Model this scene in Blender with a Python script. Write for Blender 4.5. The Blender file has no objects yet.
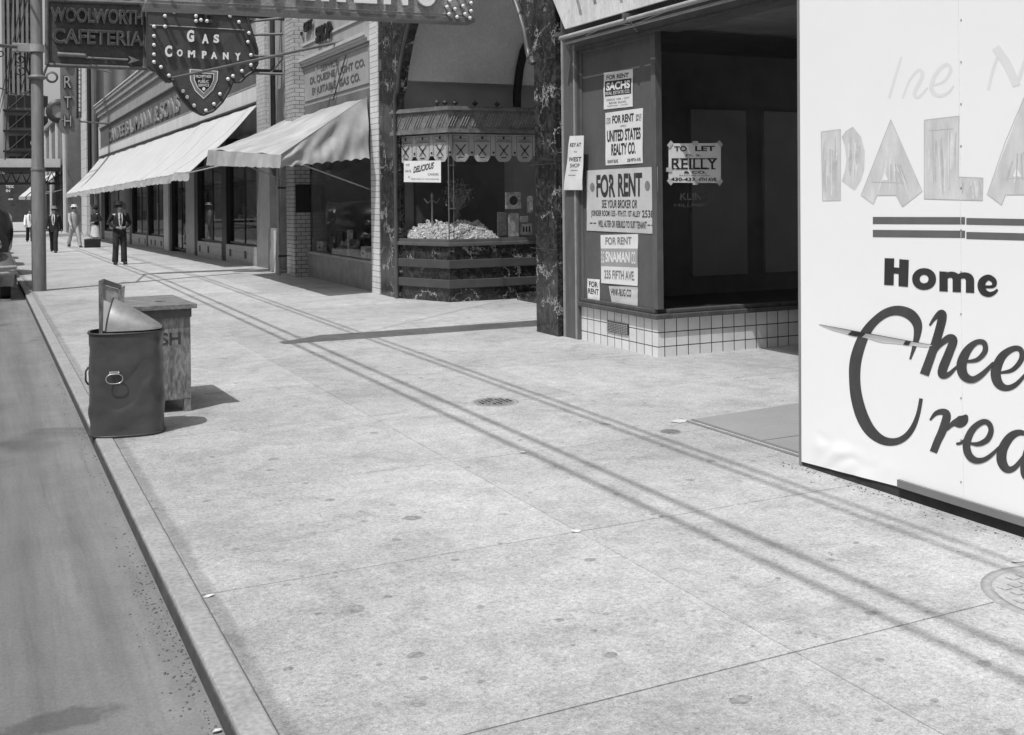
import bpy, bmesh, math, random
from mathutils import Vector, Matrix, noise
random.seed(7)
R = math.radians
scene = bpy.context.scene
COL = scene.collection
# ------------------------------------------------------------------ camera model (survey of the photograph)
H, TH, FOC, CY, ROLL = 1.75, 0.455828, 1083.1, -174.37, 0.010377
SL = 0.015                       # the street falls gently away beyond Y = 24
def gz(y):
    return -SL * max(0.0, min(y, 95.0) - 24.0)
def ray(px, py):
    x = px - 512; y = py - 367.5; c, s = math.cos(ROLL), math.sin(ROLL)
    a = x * c - y * s; b = x * s + y * c
    return Vector((a * math.cos(TH) + FOC * math.sin(TH), -a * math.sin(TH) + FOC * math.cos(TH), -(b - CY)))
def on_x(px, py, X):             # measured point on a facade plane X = const
    r = ray(px, py); t = X / r.x
    return Vector((X, r.y * t, H + r.z * t))
def on_y(px, py, Y):
    r = ray(px, py); t = Y / r.y
    return Vector((r.x * t, Y, H + r.z * t))
def on_g(px, py, z=0.0):
    r = ray(px, py); t = (z - H) / r.z
    return Vector((r.x * t, r.y * t, z))
def yx(px, X=6.35): return on_x(px, 240, X).y

# ------------------------------------------------------------------ materials
MATS = {}
def M(name, col, rough=0.8, var=0.12, scale=2.0, bump=0.0, bscale=30.0, metal=0.0, spec=0.4, fine=0.0, stretch=(1, 1, 1), isl=0.0):
    if name in MATS: return MATS[name]
    m = bpy.data.materials.new(name); m.use_nodes = True
    nt = m.node_tree; N = nt.nodes; L = nt.links
    b = N['Principled BSDF']
    b.inputs['Roughness'].default_value = rough
    b.inputs['Metallic'].default_value = metal
    b.inputs['Specular IOR Level'].default_value = spec
    g = N.new('ShaderNodeNewGeometry')
    mp = N.new('ShaderNodeMapping'); mp.inputs['Scale'].default_value = stretch
    L.new(g.outputs['Position'], mp.inputs['Vector'])
    n1 = N.new('ShaderNodeTexNoise'); n1.inputs['Scale'].default_value = scale; n1.inputs['Detail'].default_value = 6; n1.inputs['Roughness'].default_value = 0.65
    L.new(mp.outputs[0], n1.inputs['Vector'])
    mr = N.new('ShaderNodeMapRange'); mr.inputs[1].default_value = 0.3; mr.inputs[2].default_value = 0.7
    mr.inputs[3].default_value = col * (1 - var); mr.inputs[4].default_value = col * (1 + var)
    L.new(n1.outputs['Fac'], mr.inputs[0])
    out = mr.outputs[0]
    if fine:
        n2 = N.new('ShaderNodeTexNoise'); n2.inputs['Scale'].default_value = bscale; n2.inputs['Detail'].default_value = 4
        L.new(mp.outputs[0], n2.inputs['Vector'])
        m2 = N.new('ShaderNodeMapRange'); m2.inputs[1].default_value = 0.3; m2.inputs[2].default_value = 0.7
        m2.inputs[3].default_value = 1 - fine; m2.inputs[4].default_value = 1 + fine
        L.new(n2.outputs['Fac'], m2.inputs[0])
        mu = N.new('ShaderNodeMath'); mu.operation = 'MULTIPLY'
        L.new(out, mu.inputs[0]); L.new(m2.outputs[0], mu.inputs[1]); out = mu.outputs[0]
    if isl:
        mi = N.new('ShaderNodeMapRange'); mi.inputs[3].default_value = 1 - isl; mi.inputs[4].default_value = 1 + isl * .2
        L.new(g.outputs['Random Per Island'], mi.inputs[0])
        mu2 = N.new('ShaderNodeMath'); mu2.operation = 'MULTIPLY'; L.new(out, mu2.inputs[0]); L.new(mi.outputs[0], mu2.inputs[1]); out = mu2.outputs[0]
    L.new(out, b.inputs['Base Color'])
    if bump:
        n3 = N.new('ShaderNodeTexNoise'); n3.inputs['Scale'].default_value = bscale; n3.inputs['Detail'].default_value = 5
        L.new(mp.outputs[0], n3.inputs['Vector'])
        bp = N.new('ShaderNodeBump'); bp.inputs['Strength'].default_value = bump; bp.inputs['Distance'].default_value = 0.01
        L.new(n3.outputs['Fac'], bp.inputs['Height']); L.new(bp.outputs[0], b.inputs['Normal'])
    MATS[name] = m
    return m
def nodes(name):
    m = bpy.data.materials.new(name); m.use_nodes = True; MATS[name] = m
    return m, m.node_tree.nodes, m.node_tree.links, m.node_tree.nodes['Principled BSDF']
def math_n(N, L, op, a, b=None, c=None, clamp=False):
    n = N.new('ShaderNodeMath'); n.operation = op; n.use_clamp = clamp
    for i, v in enumerate((a, b, c)):
        if v is None: continue
        if isinstance(v, (int, float)): n.inputs[i].default_value = v
        else: L.new(v, n.inputs[i])
    return n.outputs[0]
def rng(N, L, v, a, b, c, d):
    n = N.new('ShaderNodeMapRange'); n.clamp = True
    for i, k in enumerate((a, b, c, d)): n.inputs[i + 1].default_value = k
    L.new(v, n.inputs[0]); return n.outputs[0]
def tnoise(N, L, vec, scale, detail=5, rough=0.6, dist=0.0):
    n = N.new('ShaderNodeTexNoise'); n.inputs['Scale'].default_value = scale; n.inputs['Detail'].default_value = detail
    n.inputs['Roughness'].default_value = rough; n.inputs['Distortion'].default_value = dist
    L.new(vec, n.inputs['Vector']); return n.outputs['Fac']

def mat_sidewalk():
    m, N, L, b = nodes('sidewalk_concrete')
    g = N.new('ShaderNodeNewGeometry'); P = g.outputs['Position']
    v = rng(N, L, tnoise(N, L, P, 0.55, 6, 0.65), 0.32, 0.68, 0.85, 1.09)
    v2 = rng(N, L, tnoise(N, L, P, 7, 9, 0.8), 0.3, 0.7, 0.76, 1.18)
    v3 = rng(N, L, tnoise(N, L, P, 42, 6, 0.85), 0.3, 0.7, 0.58, 1.34)
    v4 = rng(N, L, tnoise(N, L, P, 20, 7, 0.85), 0.55, 0.66, 1.0, 0.72)
    v5 = rng(N, L, tnoise(N, L, P, 75, 3, 0.75), 0.60, 0.66, 1.0, 0.55)
    v7 = rng(N, L, tnoise(N, L, P, 130, 2, 0.6), 0.35, 0.65, 0.86, 1.13)
    v5 = math_n(N, L, 'MULTIPLY', v5, v7)
    v6 = rng(N, L, tnoise(N, L, P, 34, 4, 0.8), 0.30, 0.38, 1.15, 1.0)
    v3 = math_n(N, L, 'MULTIPLY', v3, v4); v3 = math_n(N, L, 'MULTIPLY', v3, v5); v3 = math_n(N, L, 'MULTIPLY', v3, v6)
    isl = rng(N, L, g.outputs['Random Per Island'], 0, 1, 0.90, 1.05)
    v = math_n(N, L, 'MULTIPLY', v, v2); v = math_n(N, L, 'MULTIPLY', v, v3); v = math_n(N, L, 'MULTIPLY', v, isl)
    # trodden stains: scattered irregular dark spots of several sizes
    for sc, th, dk in ((1.6, 0.05, 0.66), (4.2, 0.075, 0.70), (9.0, 0.10, 0.78), (21.0, 0.12, 0.8)):
        vo = N.new('ShaderNodeTexVoronoi'); vo.inputs['Scale'].default_value = sc
        add = N.new('ShaderNodeVectorMath'); add.operation = 'ADD'
        nn = N.new('ShaderNodeTexNoise'); nn.inputs['Scale'].default_value = sc * 4; L.new(P, nn.inputs['Vector'])
        scl = N.new('ShaderNodeVectorMath'); scl.operation = 'SCALE'; scl.inputs['Scale'].default_value = 0.16 / sc
        L.new(nn.outputs['Color'], scl.inputs[0]); L.new(P, add.inputs[0]); L.new(scl.outputs[0], add.inputs[1])
        L.new(add.outputs[0], vo.inputs['Vector'])
        dist = vo.outputs['Distance']
        sel = N.new('ShaderNodeSeparateColor'); L.new(vo.outputs['Color'], sel.inputs[0])
        siz = rng(N, L, sel.outputs[0], 0.35, 1.0, -0.02, th * 1.9)
        msk = math_n(N, L, 'SUBTRACT', siz, dist)
        fac = rng(N, L, msk, -0.012, 0.012, 1.0, dk)
        v = math_n(N, L, 'MULTIPLY', v, fac)
    # grime along the kerb side and at the shop fronts
    sp = N.new('ShaderNodeSeparateXYZ'); L.new(P, sp.inputs[0])
    gk = math_n(N, L, 'ADD', sp.outputs[0], rng(N, L, tnoise(N, L, P, 1.7, 5), 0.3, 0.7, -0.7, 0.7))
    v = math_n(N, L, 'MULTIPLY', v, rng(N, L, gk, 0.4, 3.6, 0.76, 1.0))
    v = math_n(N, L, 'MULTIPLY', v, rng(N, L, gk, 4.4, 6.6, 1.0, 0.93))
    # grimy tooled margin beside the kerb
    mg = math_n(N, L, 'ABSOLUTE', math_n(N, L, 'SUBTRACT', sp.outputs[0], math_n(N, L, 'ADD', 0.885, rng(N, L, tnoise(N, L, P, 2.5, 4), .3, .7, -.012, .012))))
    v = math_n(N, L, 'MULTIPLY', v, rng(N, L, mg, 0.018, 0.050, 0.72, 1.0))
    # large worn and washed patches
    v = math_n(N, L, 'MULTIPLY', v, rng(N, L, tnoise(N, L, P, 1.6, 8, 0.75, 0.8), 0.48, 0.62, 1.02, 0.84))
    v = math_n(N, L, 'MULTIPLY', v, 0.50)
    L.new(v, b.inputs['Base Color']); b.inputs['Roughness'].default_value = 0.85; b.inputs['Specular IOR Level'].default_value = 0.3
    bp = N.new('ShaderNodeBump'); bp.inputs['Strength'].default_value = 0.35; bp.inputs['Distance'].default_value = 0.006
    L.new(tnoise(N, L, P, 55, 6, 0.7), bp.inputs['Height']); L.new(bp.outputs[0], b.inputs['Normal'])
    return m
def mat_asphalt():
    m, N, L, b = nodes('asphalt')
    g = N.new('ShaderNodeNewGeometry'); P = g.outputs['Position']
    mp = N.new('ShaderNodeMapping'); mp.inputs['Scale'].default_value = (5.0, 0.22, 1); L.new(P, mp.inputs['Vector'])
    v = rng(N, L, tnoise(N, L, mp.outputs[0], 1.2, 6, 0.65), 0.3, 0.7, 0.80, 1.18)
    v = math_n(N, L, 'MULTIPLY', v, rng(N, L, tnoise(N, L, P, 1.4, 7, 0.6), 0.3, 0.7, 0.88, 1.12))
    v = math_n(N, L, 'MULTIPLY', v, rng(N, L, tnoise(N, L, P, 60, 6, 0.85), 0.3, 0.7, 0.74, 1.24))
    v = math_n(N, L, 'MULTIPLY', v, rng(N, L, tnoise(N, L, P, 30, 4, 0.8), 0.64, 0.72, 1.0, 0.7))
    v = math_n(N, L, 'MULTIPLY', v, rng(N, L, tnoise(N, L, mp.outputs[0], 4.0, 5, 0.7), 0.55, 0.7, 1.0, 0.84))
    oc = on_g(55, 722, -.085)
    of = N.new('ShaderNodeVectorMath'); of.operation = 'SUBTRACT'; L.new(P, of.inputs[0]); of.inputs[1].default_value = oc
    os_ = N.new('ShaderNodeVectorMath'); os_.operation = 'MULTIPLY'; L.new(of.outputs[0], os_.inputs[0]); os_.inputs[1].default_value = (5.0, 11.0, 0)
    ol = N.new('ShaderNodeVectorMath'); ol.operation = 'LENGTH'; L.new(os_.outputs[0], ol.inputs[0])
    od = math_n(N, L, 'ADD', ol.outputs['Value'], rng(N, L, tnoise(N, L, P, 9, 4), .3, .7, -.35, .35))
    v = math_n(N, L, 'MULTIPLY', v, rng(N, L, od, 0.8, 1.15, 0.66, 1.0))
    # oil patches
    n = tnoise(N, L, P, 0.9, 3, 0.5, 0.6)
    v = math_n(N, L, 'MULTIPLY', v, rng(N, L, n, 0.62, 0.70, 1.0, 0.6))
    # gutter sand against the kerb
    sp = N.new('ShaderNodeSeparateXYZ'); L.new(P, sp.inputs[0])
    gs = math_n(N, L, 'ADD', sp.outputs[0], rng(N, L, tnoise(N, L, P, 6, 5), 0.3, 0.7, -0.12, 0.12))
    v = math_n(N, L, 'MULTIPLY', v, rng(N, L, gs, 0.35, 0.7, 1.0, 1.25))
    v = math_n(N, L, 'MULTIPLY', v, 0.165)
    L.new(v, b.inputs['Base Color']); b.inputs['Roughness'].default_value = 0.8; b.inputs['Specular IOR Level'].default_value = 0.35
    bp = N.new('ShaderNodeBump'); bp.inputs['Strength'].default_value = 0.4; bp.inputs['Distance'].default_value = 0.006
    L.new(tnoise(N, L, P, 90, 4, 0.7), bp.inputs['Height']); L.new(bp.outputs[0], b.inputs['Normal'])
    return m
def mat_marble():
    m, N, L, b = nodes('dark_veined_marble')
    g = N.new('ShaderNodeNewGeometry'); P = g.outputs['Position']
    a2 = N.new('ShaderNodeVectorMath'); a2.operation = 'ADD'
    n2 = N.new('ShaderNodeTexNoise'); n2.inputs['Scale'].default_value = 2.2; n2.inputs['Detail'].default_value = 8; n2.inputs['Roughness'].default_value = 0.7
    L.new(P, n2.inputs['Vector'])
    s2 = N.new('ShaderNodeVectorMath'); s2.operation = 'SCALE'; s2.inputs['Scale'].default_value = 1.1
    L.new(n2.outputs['Color'], s2.inputs[0]); L.new(P, a2.inputs[0]); L.new(s2.outputs[0], a2.inputs[1])
    vc = N.new('ShaderNodeTexVoronoi'); vc.feature = 'DISTANCE_TO_EDGE'; vc.inputs['Scale'].default_value = 1.6
    L.new(a2.outputs[0], vc.inputs['Vector'])
    vein = rng(N, L, vc.outputs['Distance'], 0.0, 0.022, 1.0, 0.0)
    brk = rng(N, L, tnoise(N, L, P, 2.6, 4), 0.46, 0.56, 0.0, 1.0)
    vein = math_n(N, L, 'MULTIPLY', vein, brk)
    cloud = rng(N, L, tnoise(N, L, P, 5.5, 9, 0.78, 1.6), 0.45, 0.72, 0.010, 0.10)
    cloud = math_n(N, L, 'ADD', cloud, rng(N, L, tnoise(N, L, P, 24, 5, 0.7, 2), 0.6, 0.75, 0.0, 0.07))
    v = math_n(N, L, 'ADD', cloud, math_n(N, L, 'MULTIPLY', vein, 0.6))
    L.new(v, b.inputs['Base Color']); b.inputs['Roughness'].default_value = 0.22
    b.inputs['Specular IOR Level'].default_value = 0.5
    return m
def mat_tile(name, face, w, h, col=0.72, grout=0.12, gw=0.012, brick=False, rough=0.2, var=0.06, off=(0, 0)):
    # face 'x': tiles in the Y-Z plane, 'y': tiles in the X-Z plane
    m, N, L, b = nodes(name)
    g = N.new('ShaderNodeNewGeometry'); P = g.outputs['Position']
    sp = N.new('ShaderNodeSeparateXYZ'); L.new(P, sp.inputs[0])
    sn = N.new('ShaderNodeSeparateXYZ'); L.new(g.outputs['True Normal'], sn.inputs[0])
    ax = math_n(N, L, 'GREATER_THAN', math_n(N, L, 'ABSOLUTE', sn.outputs[0]), 0.6)
    mixf = N.new('ShaderNodeMix'); L.new(ax, mixf.inputs[0]); L.new(sp.outputs[0], mixf.inputs[2]); L.new(sp.outputs[1], mixf.inputs[3])
    u = math_n(N, L, 'ADD', mixf.outputs[0], off[0])
    cb = N.new('ShaderNodeCombineXYZ'); L.new(u, cb.inputs[0]); L.new(math_n(N, L, 'ADD', sp.outputs[2], off[1]), cb.inputs[1])
    bt = N.new('ShaderNodeTexBrick'); bt.offset = 0.5 if brick else 0.0
    bt.inputs['Scale'].default_value = 1.0; bt.inputs['Brick Width'].default_value = w; bt.inputs['Row Height'].default_value = h
    bt.inputs['Mortar Size'].default_value = gw / 2; bt.inputs['Mortar Smooth'].default_value = 0.1
    bt.inputs['Color1'].default_value = (col * (1 - var),) * 3 + (1,); bt.inputs['Color2'].default_value = (col * (1 + var),) * 3 + (1,)
    bt.inputs['Mortar'].default_value = (grout,) * 3 + (1,)
    L.new(cb.outputs[0], bt.inputs['Vector'])
    dirt = rng(N, L, tnoise(N, L, P, 3.0, 7, 0.7), 0.3, 0.7, 0.80, 1.04)
    mx = N.new('ShaderNodeVectorMath'); mx.operation = 'SCALE'; L.new(bt.outputs['Color'], mx.inputs[0]); L.new(dirt, mx.inputs['Scale'])
    L.new(mx.outputs[0], b.inputs['Base Color']); b.inputs['Roughness'].default_value = rough
    bp = N.new('ShaderNodeBump'); bp.inputs['Strength'].default_value = 0.6; bp.inputs['Distance'].default_value = 0.004; bp.invert = True
    L.new(bt.outputs['Fac'], bp.inputs['Height']); L.new(bp.outputs[0], b.inputs['Normal'])
    return m
def mat_glass(name, tint=0.85, refl=0.05):
    m = bpy.data.materials.new(name); m.use_nodes = True; MATS[name] = m
    N = m.node_tree.nodes; L = m.node_tree.links; N.clear()
    o = N.new('ShaderNodeOutputMaterial'); t = N.new('ShaderNodeBsdfTransparent'); t.inputs[0].default_value = (tint,) * 3 + (1,)
    gl = N.new('ShaderNodeBsdfGlossy'); gl.inputs['Roughness'].default_value = 0.02; gl.inputs['Color'].default_value = (0.9,) * 3 + (1,)
    lw = N.new('ShaderNodeLayerWeight'); lw.inputs[0].default_value = 0.5
    pw = math_n(N, L, 'POWER', lw.outputs['Facing'], 4.0)
    f = math_n(N, L, 'MULTIPLY_ADD', pw, 0.25, refl, clamp=True)
    mx = N.new('ShaderNodeMixShader'); L.new(f, mx.inputs[0]); L.new(t.outputs[0], mx.inputs[1]); L.new(gl.outputs[0], mx.inputs[2])
    L.new(mx.outputs[0], o.inputs['Surface'])
    return m
def mat_cloth(name, col, var=0.06, trans=0.25, scale=1.5):
    m = M(name, col, 0.95, var, scale, 0.25, 60, spec=0.1, fine=0.05)
    N = m.node_tree.nodes; L = m.node_tree.links
    b = N['Principled BSDF']; o = N['Material Output']
    tr = N.new('ShaderNodeBsdfTranslucent'); tr.inputs[0].default_value = (col, col, col, 1)
    mx = N.new('ShaderNodeMixShader'); mx.inputs[0].default_value = trans
    L.new(b.outputs[0], mx.inputs[1]); L.new(tr.outputs[0], mx.inputs[2]); L.new(mx.outputs[0], o.inputs['Surface'])
    return m
def mat_ribs(name, col, pitch, depth=0.5, axis='sum'):
    m, N, L, b = nodes(name)
    g = N.new('ShaderNodeNewGeometry'); sp = N.new('ShaderNodeSeparateXYZ'); L.new(g.outputs['Position'], sp.inputs[0])
    u = math_n(N, L, 'ADD', sp.outputs[0], sp.outputs[1])
    s = math_n(N, L, 'SINE', math_n(N, L, 'MULTIPLY', u, 2 * math.pi / pitch))
    v = rng(N, L, s, -1, 1, col * (1 - depth), col * (1 + depth * 0.4))
    v = math_n(N, L, 'MULTIPLY', v, rng(N, L, tnoise(N, L, g.outputs['Position'], 0.8), 0.3, 0.7, 0.85, 1.1))
    L.new(v, b.inputs['Base Color']); b.inputs['Roughness'].default_value = 0.9
    return m

SIDEWALK = mat_sidewalk(); ASPHALT = mat_asphalt(); MARBLE = mat_marble()
GLASS = mat_glass('window_glass', 0.88, 0.03); GLASSD = mat_glass('dusty_window_glass', 0.80, 0.07)
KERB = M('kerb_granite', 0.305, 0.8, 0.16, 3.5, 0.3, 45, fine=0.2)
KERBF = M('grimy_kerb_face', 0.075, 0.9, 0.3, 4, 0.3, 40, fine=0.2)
WHITE = M('white_paint', 0.78, 0.6, 0.05, 3)
PAPER = M('billboard_paper', 0.92, 0.75, 0.015, 1.2, 0.06, 8, spec=0.2)
FAINT = M('faint_grey_lettering', 0.66, 0.8, 0.16, 9, spec=0.1, fine=0.06, stretch=(1, 1, 0.35), bscale=14)
FAINT2 = M('very_faint_lettering', 0.80, 0.8, 0.03, 9, spec=0.1)
INK = M('dark_grey_lettering', 0.045, 0.75, 0.18, 8, spec=0.2, stretch=(1, 1, 0.4))
INK2 = M('brushed_grey_lettering', 0.07, 0.75, 0.22, 10, spec=0.2, stretch=(1, 1, 0.5))
BARG = M('grey_painted_bars', 0.14, 0.8, 0.1, 6)
BLACK = M('black_paint', 0.02, 0.5, 0.2, 5)
DARKM = M('dark_metal', 0.05, 0.45, 0.3, 4, fine=0.15)
MIDM = M('mid_grey_metal', 0.13, 0.5, 0.25, 5, 0.1, 40, fine=0.12)
LTM = M('pale_painted_metal', 0.34, 0.55, 0.2, 4, 0.1, 30, fine=0.1)
GALV = M('galvanised_lid', 0.42, 0.42, 0.22, 5, 0.05, 30, metal=0.6, fine=0.08)
CAN = M('scuffed_green_grey_can_paint', 0.06, 0.34, 0.12, 6, 0.22, 7, spec=0.55, fine=0.12)
WOODG = M('weathered_wood', 0.20, 0.85, 0.5, 19, 0.5, 60, fine=0.4, stretch=(1, 1, 0.3))
WOODL = M('weathered_lid_boards', 0.17, 0.8, 0.3, 9, 0.3, 50, fine=0.25)
WOODD = M('dark_wood', 0.08, 0.55, 0.3, 6, 0.15, 40, fine=0.15, stretch=(1, 1, 0.2))
POSTW = M('painted_shop_post', 0.115, 0.5, 0.22, 5, 0.1, 30, fine=0.1, stretch=(1, 1, 0.25))
PALEW = M('pale_weathered_board', 0.5, 0.8, 0.15, 6)
GREYP = M('grey_paper_inside_glass', 0.105, 0.6, 0.18, 2.0, fine=0.08, stretch=(1, 1, 0.4))
PLAST = M('grey_plaster', 0.82, 0.9, 0.1, 1.5, 0.1, 30, fine=0.08)
PLASTD = M('dark_grey_plaster', 0.42, 0.9, 0.15, 2)
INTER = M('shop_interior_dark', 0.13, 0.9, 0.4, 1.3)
INTM = M('shop_interior_panel', 0.26, 0.8, 0.3, 1.5)
FLOORI = M('shop_display_floor', 0.16, 0.6, 0.2, 3)
STONEF = M('pale_stone_fascia', 0.62, 0.8, 0.12, 1.5, 0.15, 15, fine=0.06, stretch=(1, 1, 0.3))
STONEC = M('grey_stone_cornice', 0.30, 0.85, 0.2, 2, 0.25, 15, fine=0.1)
SIGNB = M('grey_sign_band', 0.115, 0.7, 0.2, 2, fine=0.1)
SIGNP = M('grey_painted_sign_panel', 0.34, 0.6, 0.12, 2.5, fine=0.05)
SIGNT = M('sign_panel_lettering', 0.11, 0.6, 0.2, 5)
BANDW = M('cream_panel', 0.5, 0.6, 0.1, 3)
AWN1 = mat_cloth('white_awning_canvas', 0.62, 0.08, 0.18)
AWN2 = mat_cloth('soiled_awning_canvas', 0.48, 0.26, 0.22)
GASM = M('enamelled_sign_steel', 0.07, 0.5, 0.25, 4, 0.05, 20, fine=0.15)
WOOLM = M('old_sign_steel', 0.085, 0.55, 0.35, 4, 0.1, 20, fine=0.2)
WOOLL = M('channel_letter_steel', 0.13, 0.5, 0.35, 6, fine=0.2)
SIGNST = M('speckled_sign_steel', 0.27, 0.6, 0.3, 7, 0.2, 40, fine=0.3)
LETW = M('white_sign_letter', 0.82, 0.4, 0.03, 5)
BULB = M('frosted_bulb_glass', 0.75, 0.25, 0.05, 8)
POLEM = M('painted_steel_pole', 0.17, 0.5, 0.22, 4, 0.1, 20, fine=0.1, stretch=(1, 1, 0.2))
CASTI = M('cast_iron_cover', 0.27, 0.7, 0.25, 20, 0.8, 90, fine=0.3)
TILES = mat_tile('white_square_tile', 'x', 0.152, 0.152, 0.78, 0.07, 0.011, off=(0.03, 0.045))
BRICKW = mat_tile('white_glazed_brick', 'x', 0.22, 0.105, 0.62, 0.14, 0.014, brick=True)
TILEB = mat_tile('grey_base_tile', 'x', 0.45, 0.25, 0.42, 0.2, 0.012, rough=0.4, off=(0.1, 0.02))
STONEB = M('speckled_bulkhead_stone', 0.27, 0.5, 0.25, 5, 0.1, 80, fine=0.3)
VALM = M('printed_valance_cloth', 0.8, 0.9, 0.08, 5)
SKIN = M('skin', 0.36, 0.6, 0.08, 20)
SUITD = M('dark_suit_wool', 0.022, 0.9, 0.2, 8)
SUITM = M('charcoal_trousers', 0.035, 0.9, 0.2, 8)
SUITL = M('pale_summer_suit', 0.42, 0.9, 0.1, 8)
SHIRT = M('white_shirt', 0.8, 0.8, 0.03, 8)
CARP = M('grey_car_lacquer', 0.10, 0.22, 0.08, 3, spec=0.6)
CARB = M('black_car_lacquer', 0.015, 0.25, 0.1, 3, spec=0.6)
CHROME = M('dull_chrome', 0.5, 0.25, 0.1, 6, metal=0.9)
RUBBER = M('tyre_rubber', 0.02, 0.8, 0.2, 10)
TOWER = mat_ribs('tower_ribs', 0.20, 1.6, 0.45)
CORR = mat_ribs('fluted_side_wall', 0.22, 0.9, 0.5)
BRICKO = mat_tile('opposite_brick', 'x', 0.4, 0.12, 0.30, 0.2, 0.02, brick=True, rough=0.9)

# ------------------------------------------------------------------ mesh builder
class MB:
    def __init__(s): s.v = []; s.f = []; s.sm = []
    def add(s, vs, fs, smooth=False):
        o = len(s.v); s.v += [tuple(v) for v in vs]; s.f += [tuple(i + o for i in f) for f in fs]; s.sm += [smooth] * len(fs); return s
    def box(s, x0, x1, y0, y1, z0, z1):
        return s.add([(x0, y0, z0), (x1, y0, z0), (x1, y1, z0), (x0, y1, z0), (x0, y0, z1), (x1, y0, z1), (x1, y1, z1), (x0, y1, z1)],
                     [(0, 3, 2, 1), (4, 5, 6, 7), (0, 1, 5, 4), (1, 2, 6, 5), (2, 3, 7, 6), (3, 0, 4, 7)])
    def sbox(s, x0, x1, y0, y1, z0, z1, n=1):   # box following the street's fall; z relative to the ground
        for i in range(n):
            a = y0 + (y1 - y0) * i / n; b = y0 + (y1 - y0) * (i + 1) / n
            vs = []
            for z in (z0, z1):
                for (x, y) in ((x0, a), (x1, a), (x1, b), (x0, b)): vs.append((x, y, z + gz(y)))
            s.add(vs, [(0, 3, 2, 1), (4, 5, 6, 7), (0, 1, 5, 4), (1, 2, 6, 5), (2, 3, 7, 6), (3, 0, 4, 7)])
        return s
    def prism(s, pts, vec):                      # closed 3D polygon extruded by vec
        n = len(pts); vec = Vector(vec)
        vs = [Vector(p) for p in pts] + [Vector(p) + vec for p in pts]
        fs = [tuple(range(n - 1, -1, -1)), tuple(range(n, 2 * n))] + [(i, (i + 1) % n, n + (i + 1) % n, n + i) for i in range(n)]
        return s.add(vs, fs)
    def tube(s, pts, r, n=10, cap=True):
        pts = [Vector(p) for p in pts]; rs = r if isinstance(r, (list, tuple)) else [r] * len(pts)
        vs = []; prev = None
        for i, p in enumerate(pts):
            d = (pts[min(i + 1, len(pts) - 1)] - pts[max(i - 1, 0)]).normalized()
            a = Vector((0, 0, 1)) if abs(d.z) < 0.95 else Vector((1, 0, 0))
            u = d.cross(a).normalized() if prev is None else (prev - d * prev.dot(d)).normalized()
            prev = u; w = d.cross(u)
            for k in range(n):
                t = 2 * math.pi * k / n; vs.append(p + (u * math.cos(t) + w * math.sin(t)) * rs[i])
        fs = []
        for i in range(len(pts) - 1):
            for k in range(n): fs.append((i * n + k, i * n + (k + 1) % n, (i + 1) * n + (k + 1) % n, (i + 1) * n + k))
        s.add(vs, fs, True)
        if cap:
            s.add(vs[:n], [tuple(range(n - 1, -1, -1))]); s.add(vs[-n:], [tuple(range(n))])
        return s
    def lathe(s, c, prof, n=16, axis='z', sx=1, sy=1):
        vs = []
        for (r, h) in prof:
            for k in range(n):
                t = 2 * math.pi * k / n; a, b = r * math.cos(t) * sx, r * math.sin(t) * sy
                if axis == 'z': vs.append((c[0] + a, c[1] + b, c[2] + h))
                elif axis == 'y': vs.append((c[0] + a, c[1] + h, c[2] + b))
                else: vs.append((c[0] + h, c[1] + a, c[2] + b))
        fs = []
        for i in range(len(prof) - 1):
            for k in range(n): fs.append((i * n + k, i * n + (k + 1) % n, (i + 1) * n + (k + 1) % n, (i + 1) * n + k))
        s.add(vs, fs, True)
        if tuple(prof[0]) == tuple(prof[-1]): return s
        if prof[0][0] > 1e-4: s.add(vs[:n], [tuple(range(n - 1, -1, -1))])
        if prof[-1][0] > 1e-4: s.add(vs[-n:], [tuple(range(n))])
        return s
    def ball(s, c, r, n=10, sc=(1, 1, 1)):
        m = n // 2 + 1; vs = []
        for i in range(m + 1):
            p = math.pi * i / m
            for k in range(n):
                t = 2 * math.pi * k / n
                vs.append((c[0] + r * sc[0] * math.sin(p) * math.cos(t), c[1] + r * sc[1] * math.sin(p) * math.sin(t), c[2] + r * sc[2] * math.cos(p)))
        fs = [(i * n + k, i * n + (k + 1) % n, (i + 1) * n + (k + 1) % n, (i + 1) * n + k) for i in range(m) for k in range(n)]
        return s.add(vs, fs, True)
    def grid(s, fn, nu, nv, thick=None, smooth=True):   # surface fn(u,v); thick = offset vector
        vs = [Vector(fn(i / nu, j / nv)) for j in range(nv + 1) for i in range(nu + 1)]
        W = nu + 1
        fs = [(j * W + i, j * W + i + 1, (j + 1) * W + i + 1, (j + 1) * W + i) for j in range(nv) for i in range(nu)]
        s.add(vs, fs, smooth)
        if thick is not None:
            t = Vector(thick); s.add([v + t for v in vs], [tuple(reversed(f)) for f in fs], smooth)
            k = len(vs)
            rim = [i for i in range(W)] + [j * W + nu for j in range(1, nv + 1)] + [nv * W + i for i in range(nu - 1, -1, -1)] + [j * W for j in range(nv - 1, 0, -1)]
            rv = [vs[i] for i in rim]; n = len(rv)
            s.add(rv + [v + t for v in rv], [(i, (i + 1) % n, n + (i + 1) % n, n + i) for i in range(n)])
        return s
    def tilt(s, c, ang, axis='Z'):
        m = Matrix.Rotation(ang, 4, axis); c = Vector(c)
        s.v = [tuple(c + m @ (Vector(v) - c)) for v in s.v]; return s
    def shift(s, d):
        s.v = [(v[0] + d[0], v[1] + d[1], v[2] + d[2]) for v in s.v]; return s
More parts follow.
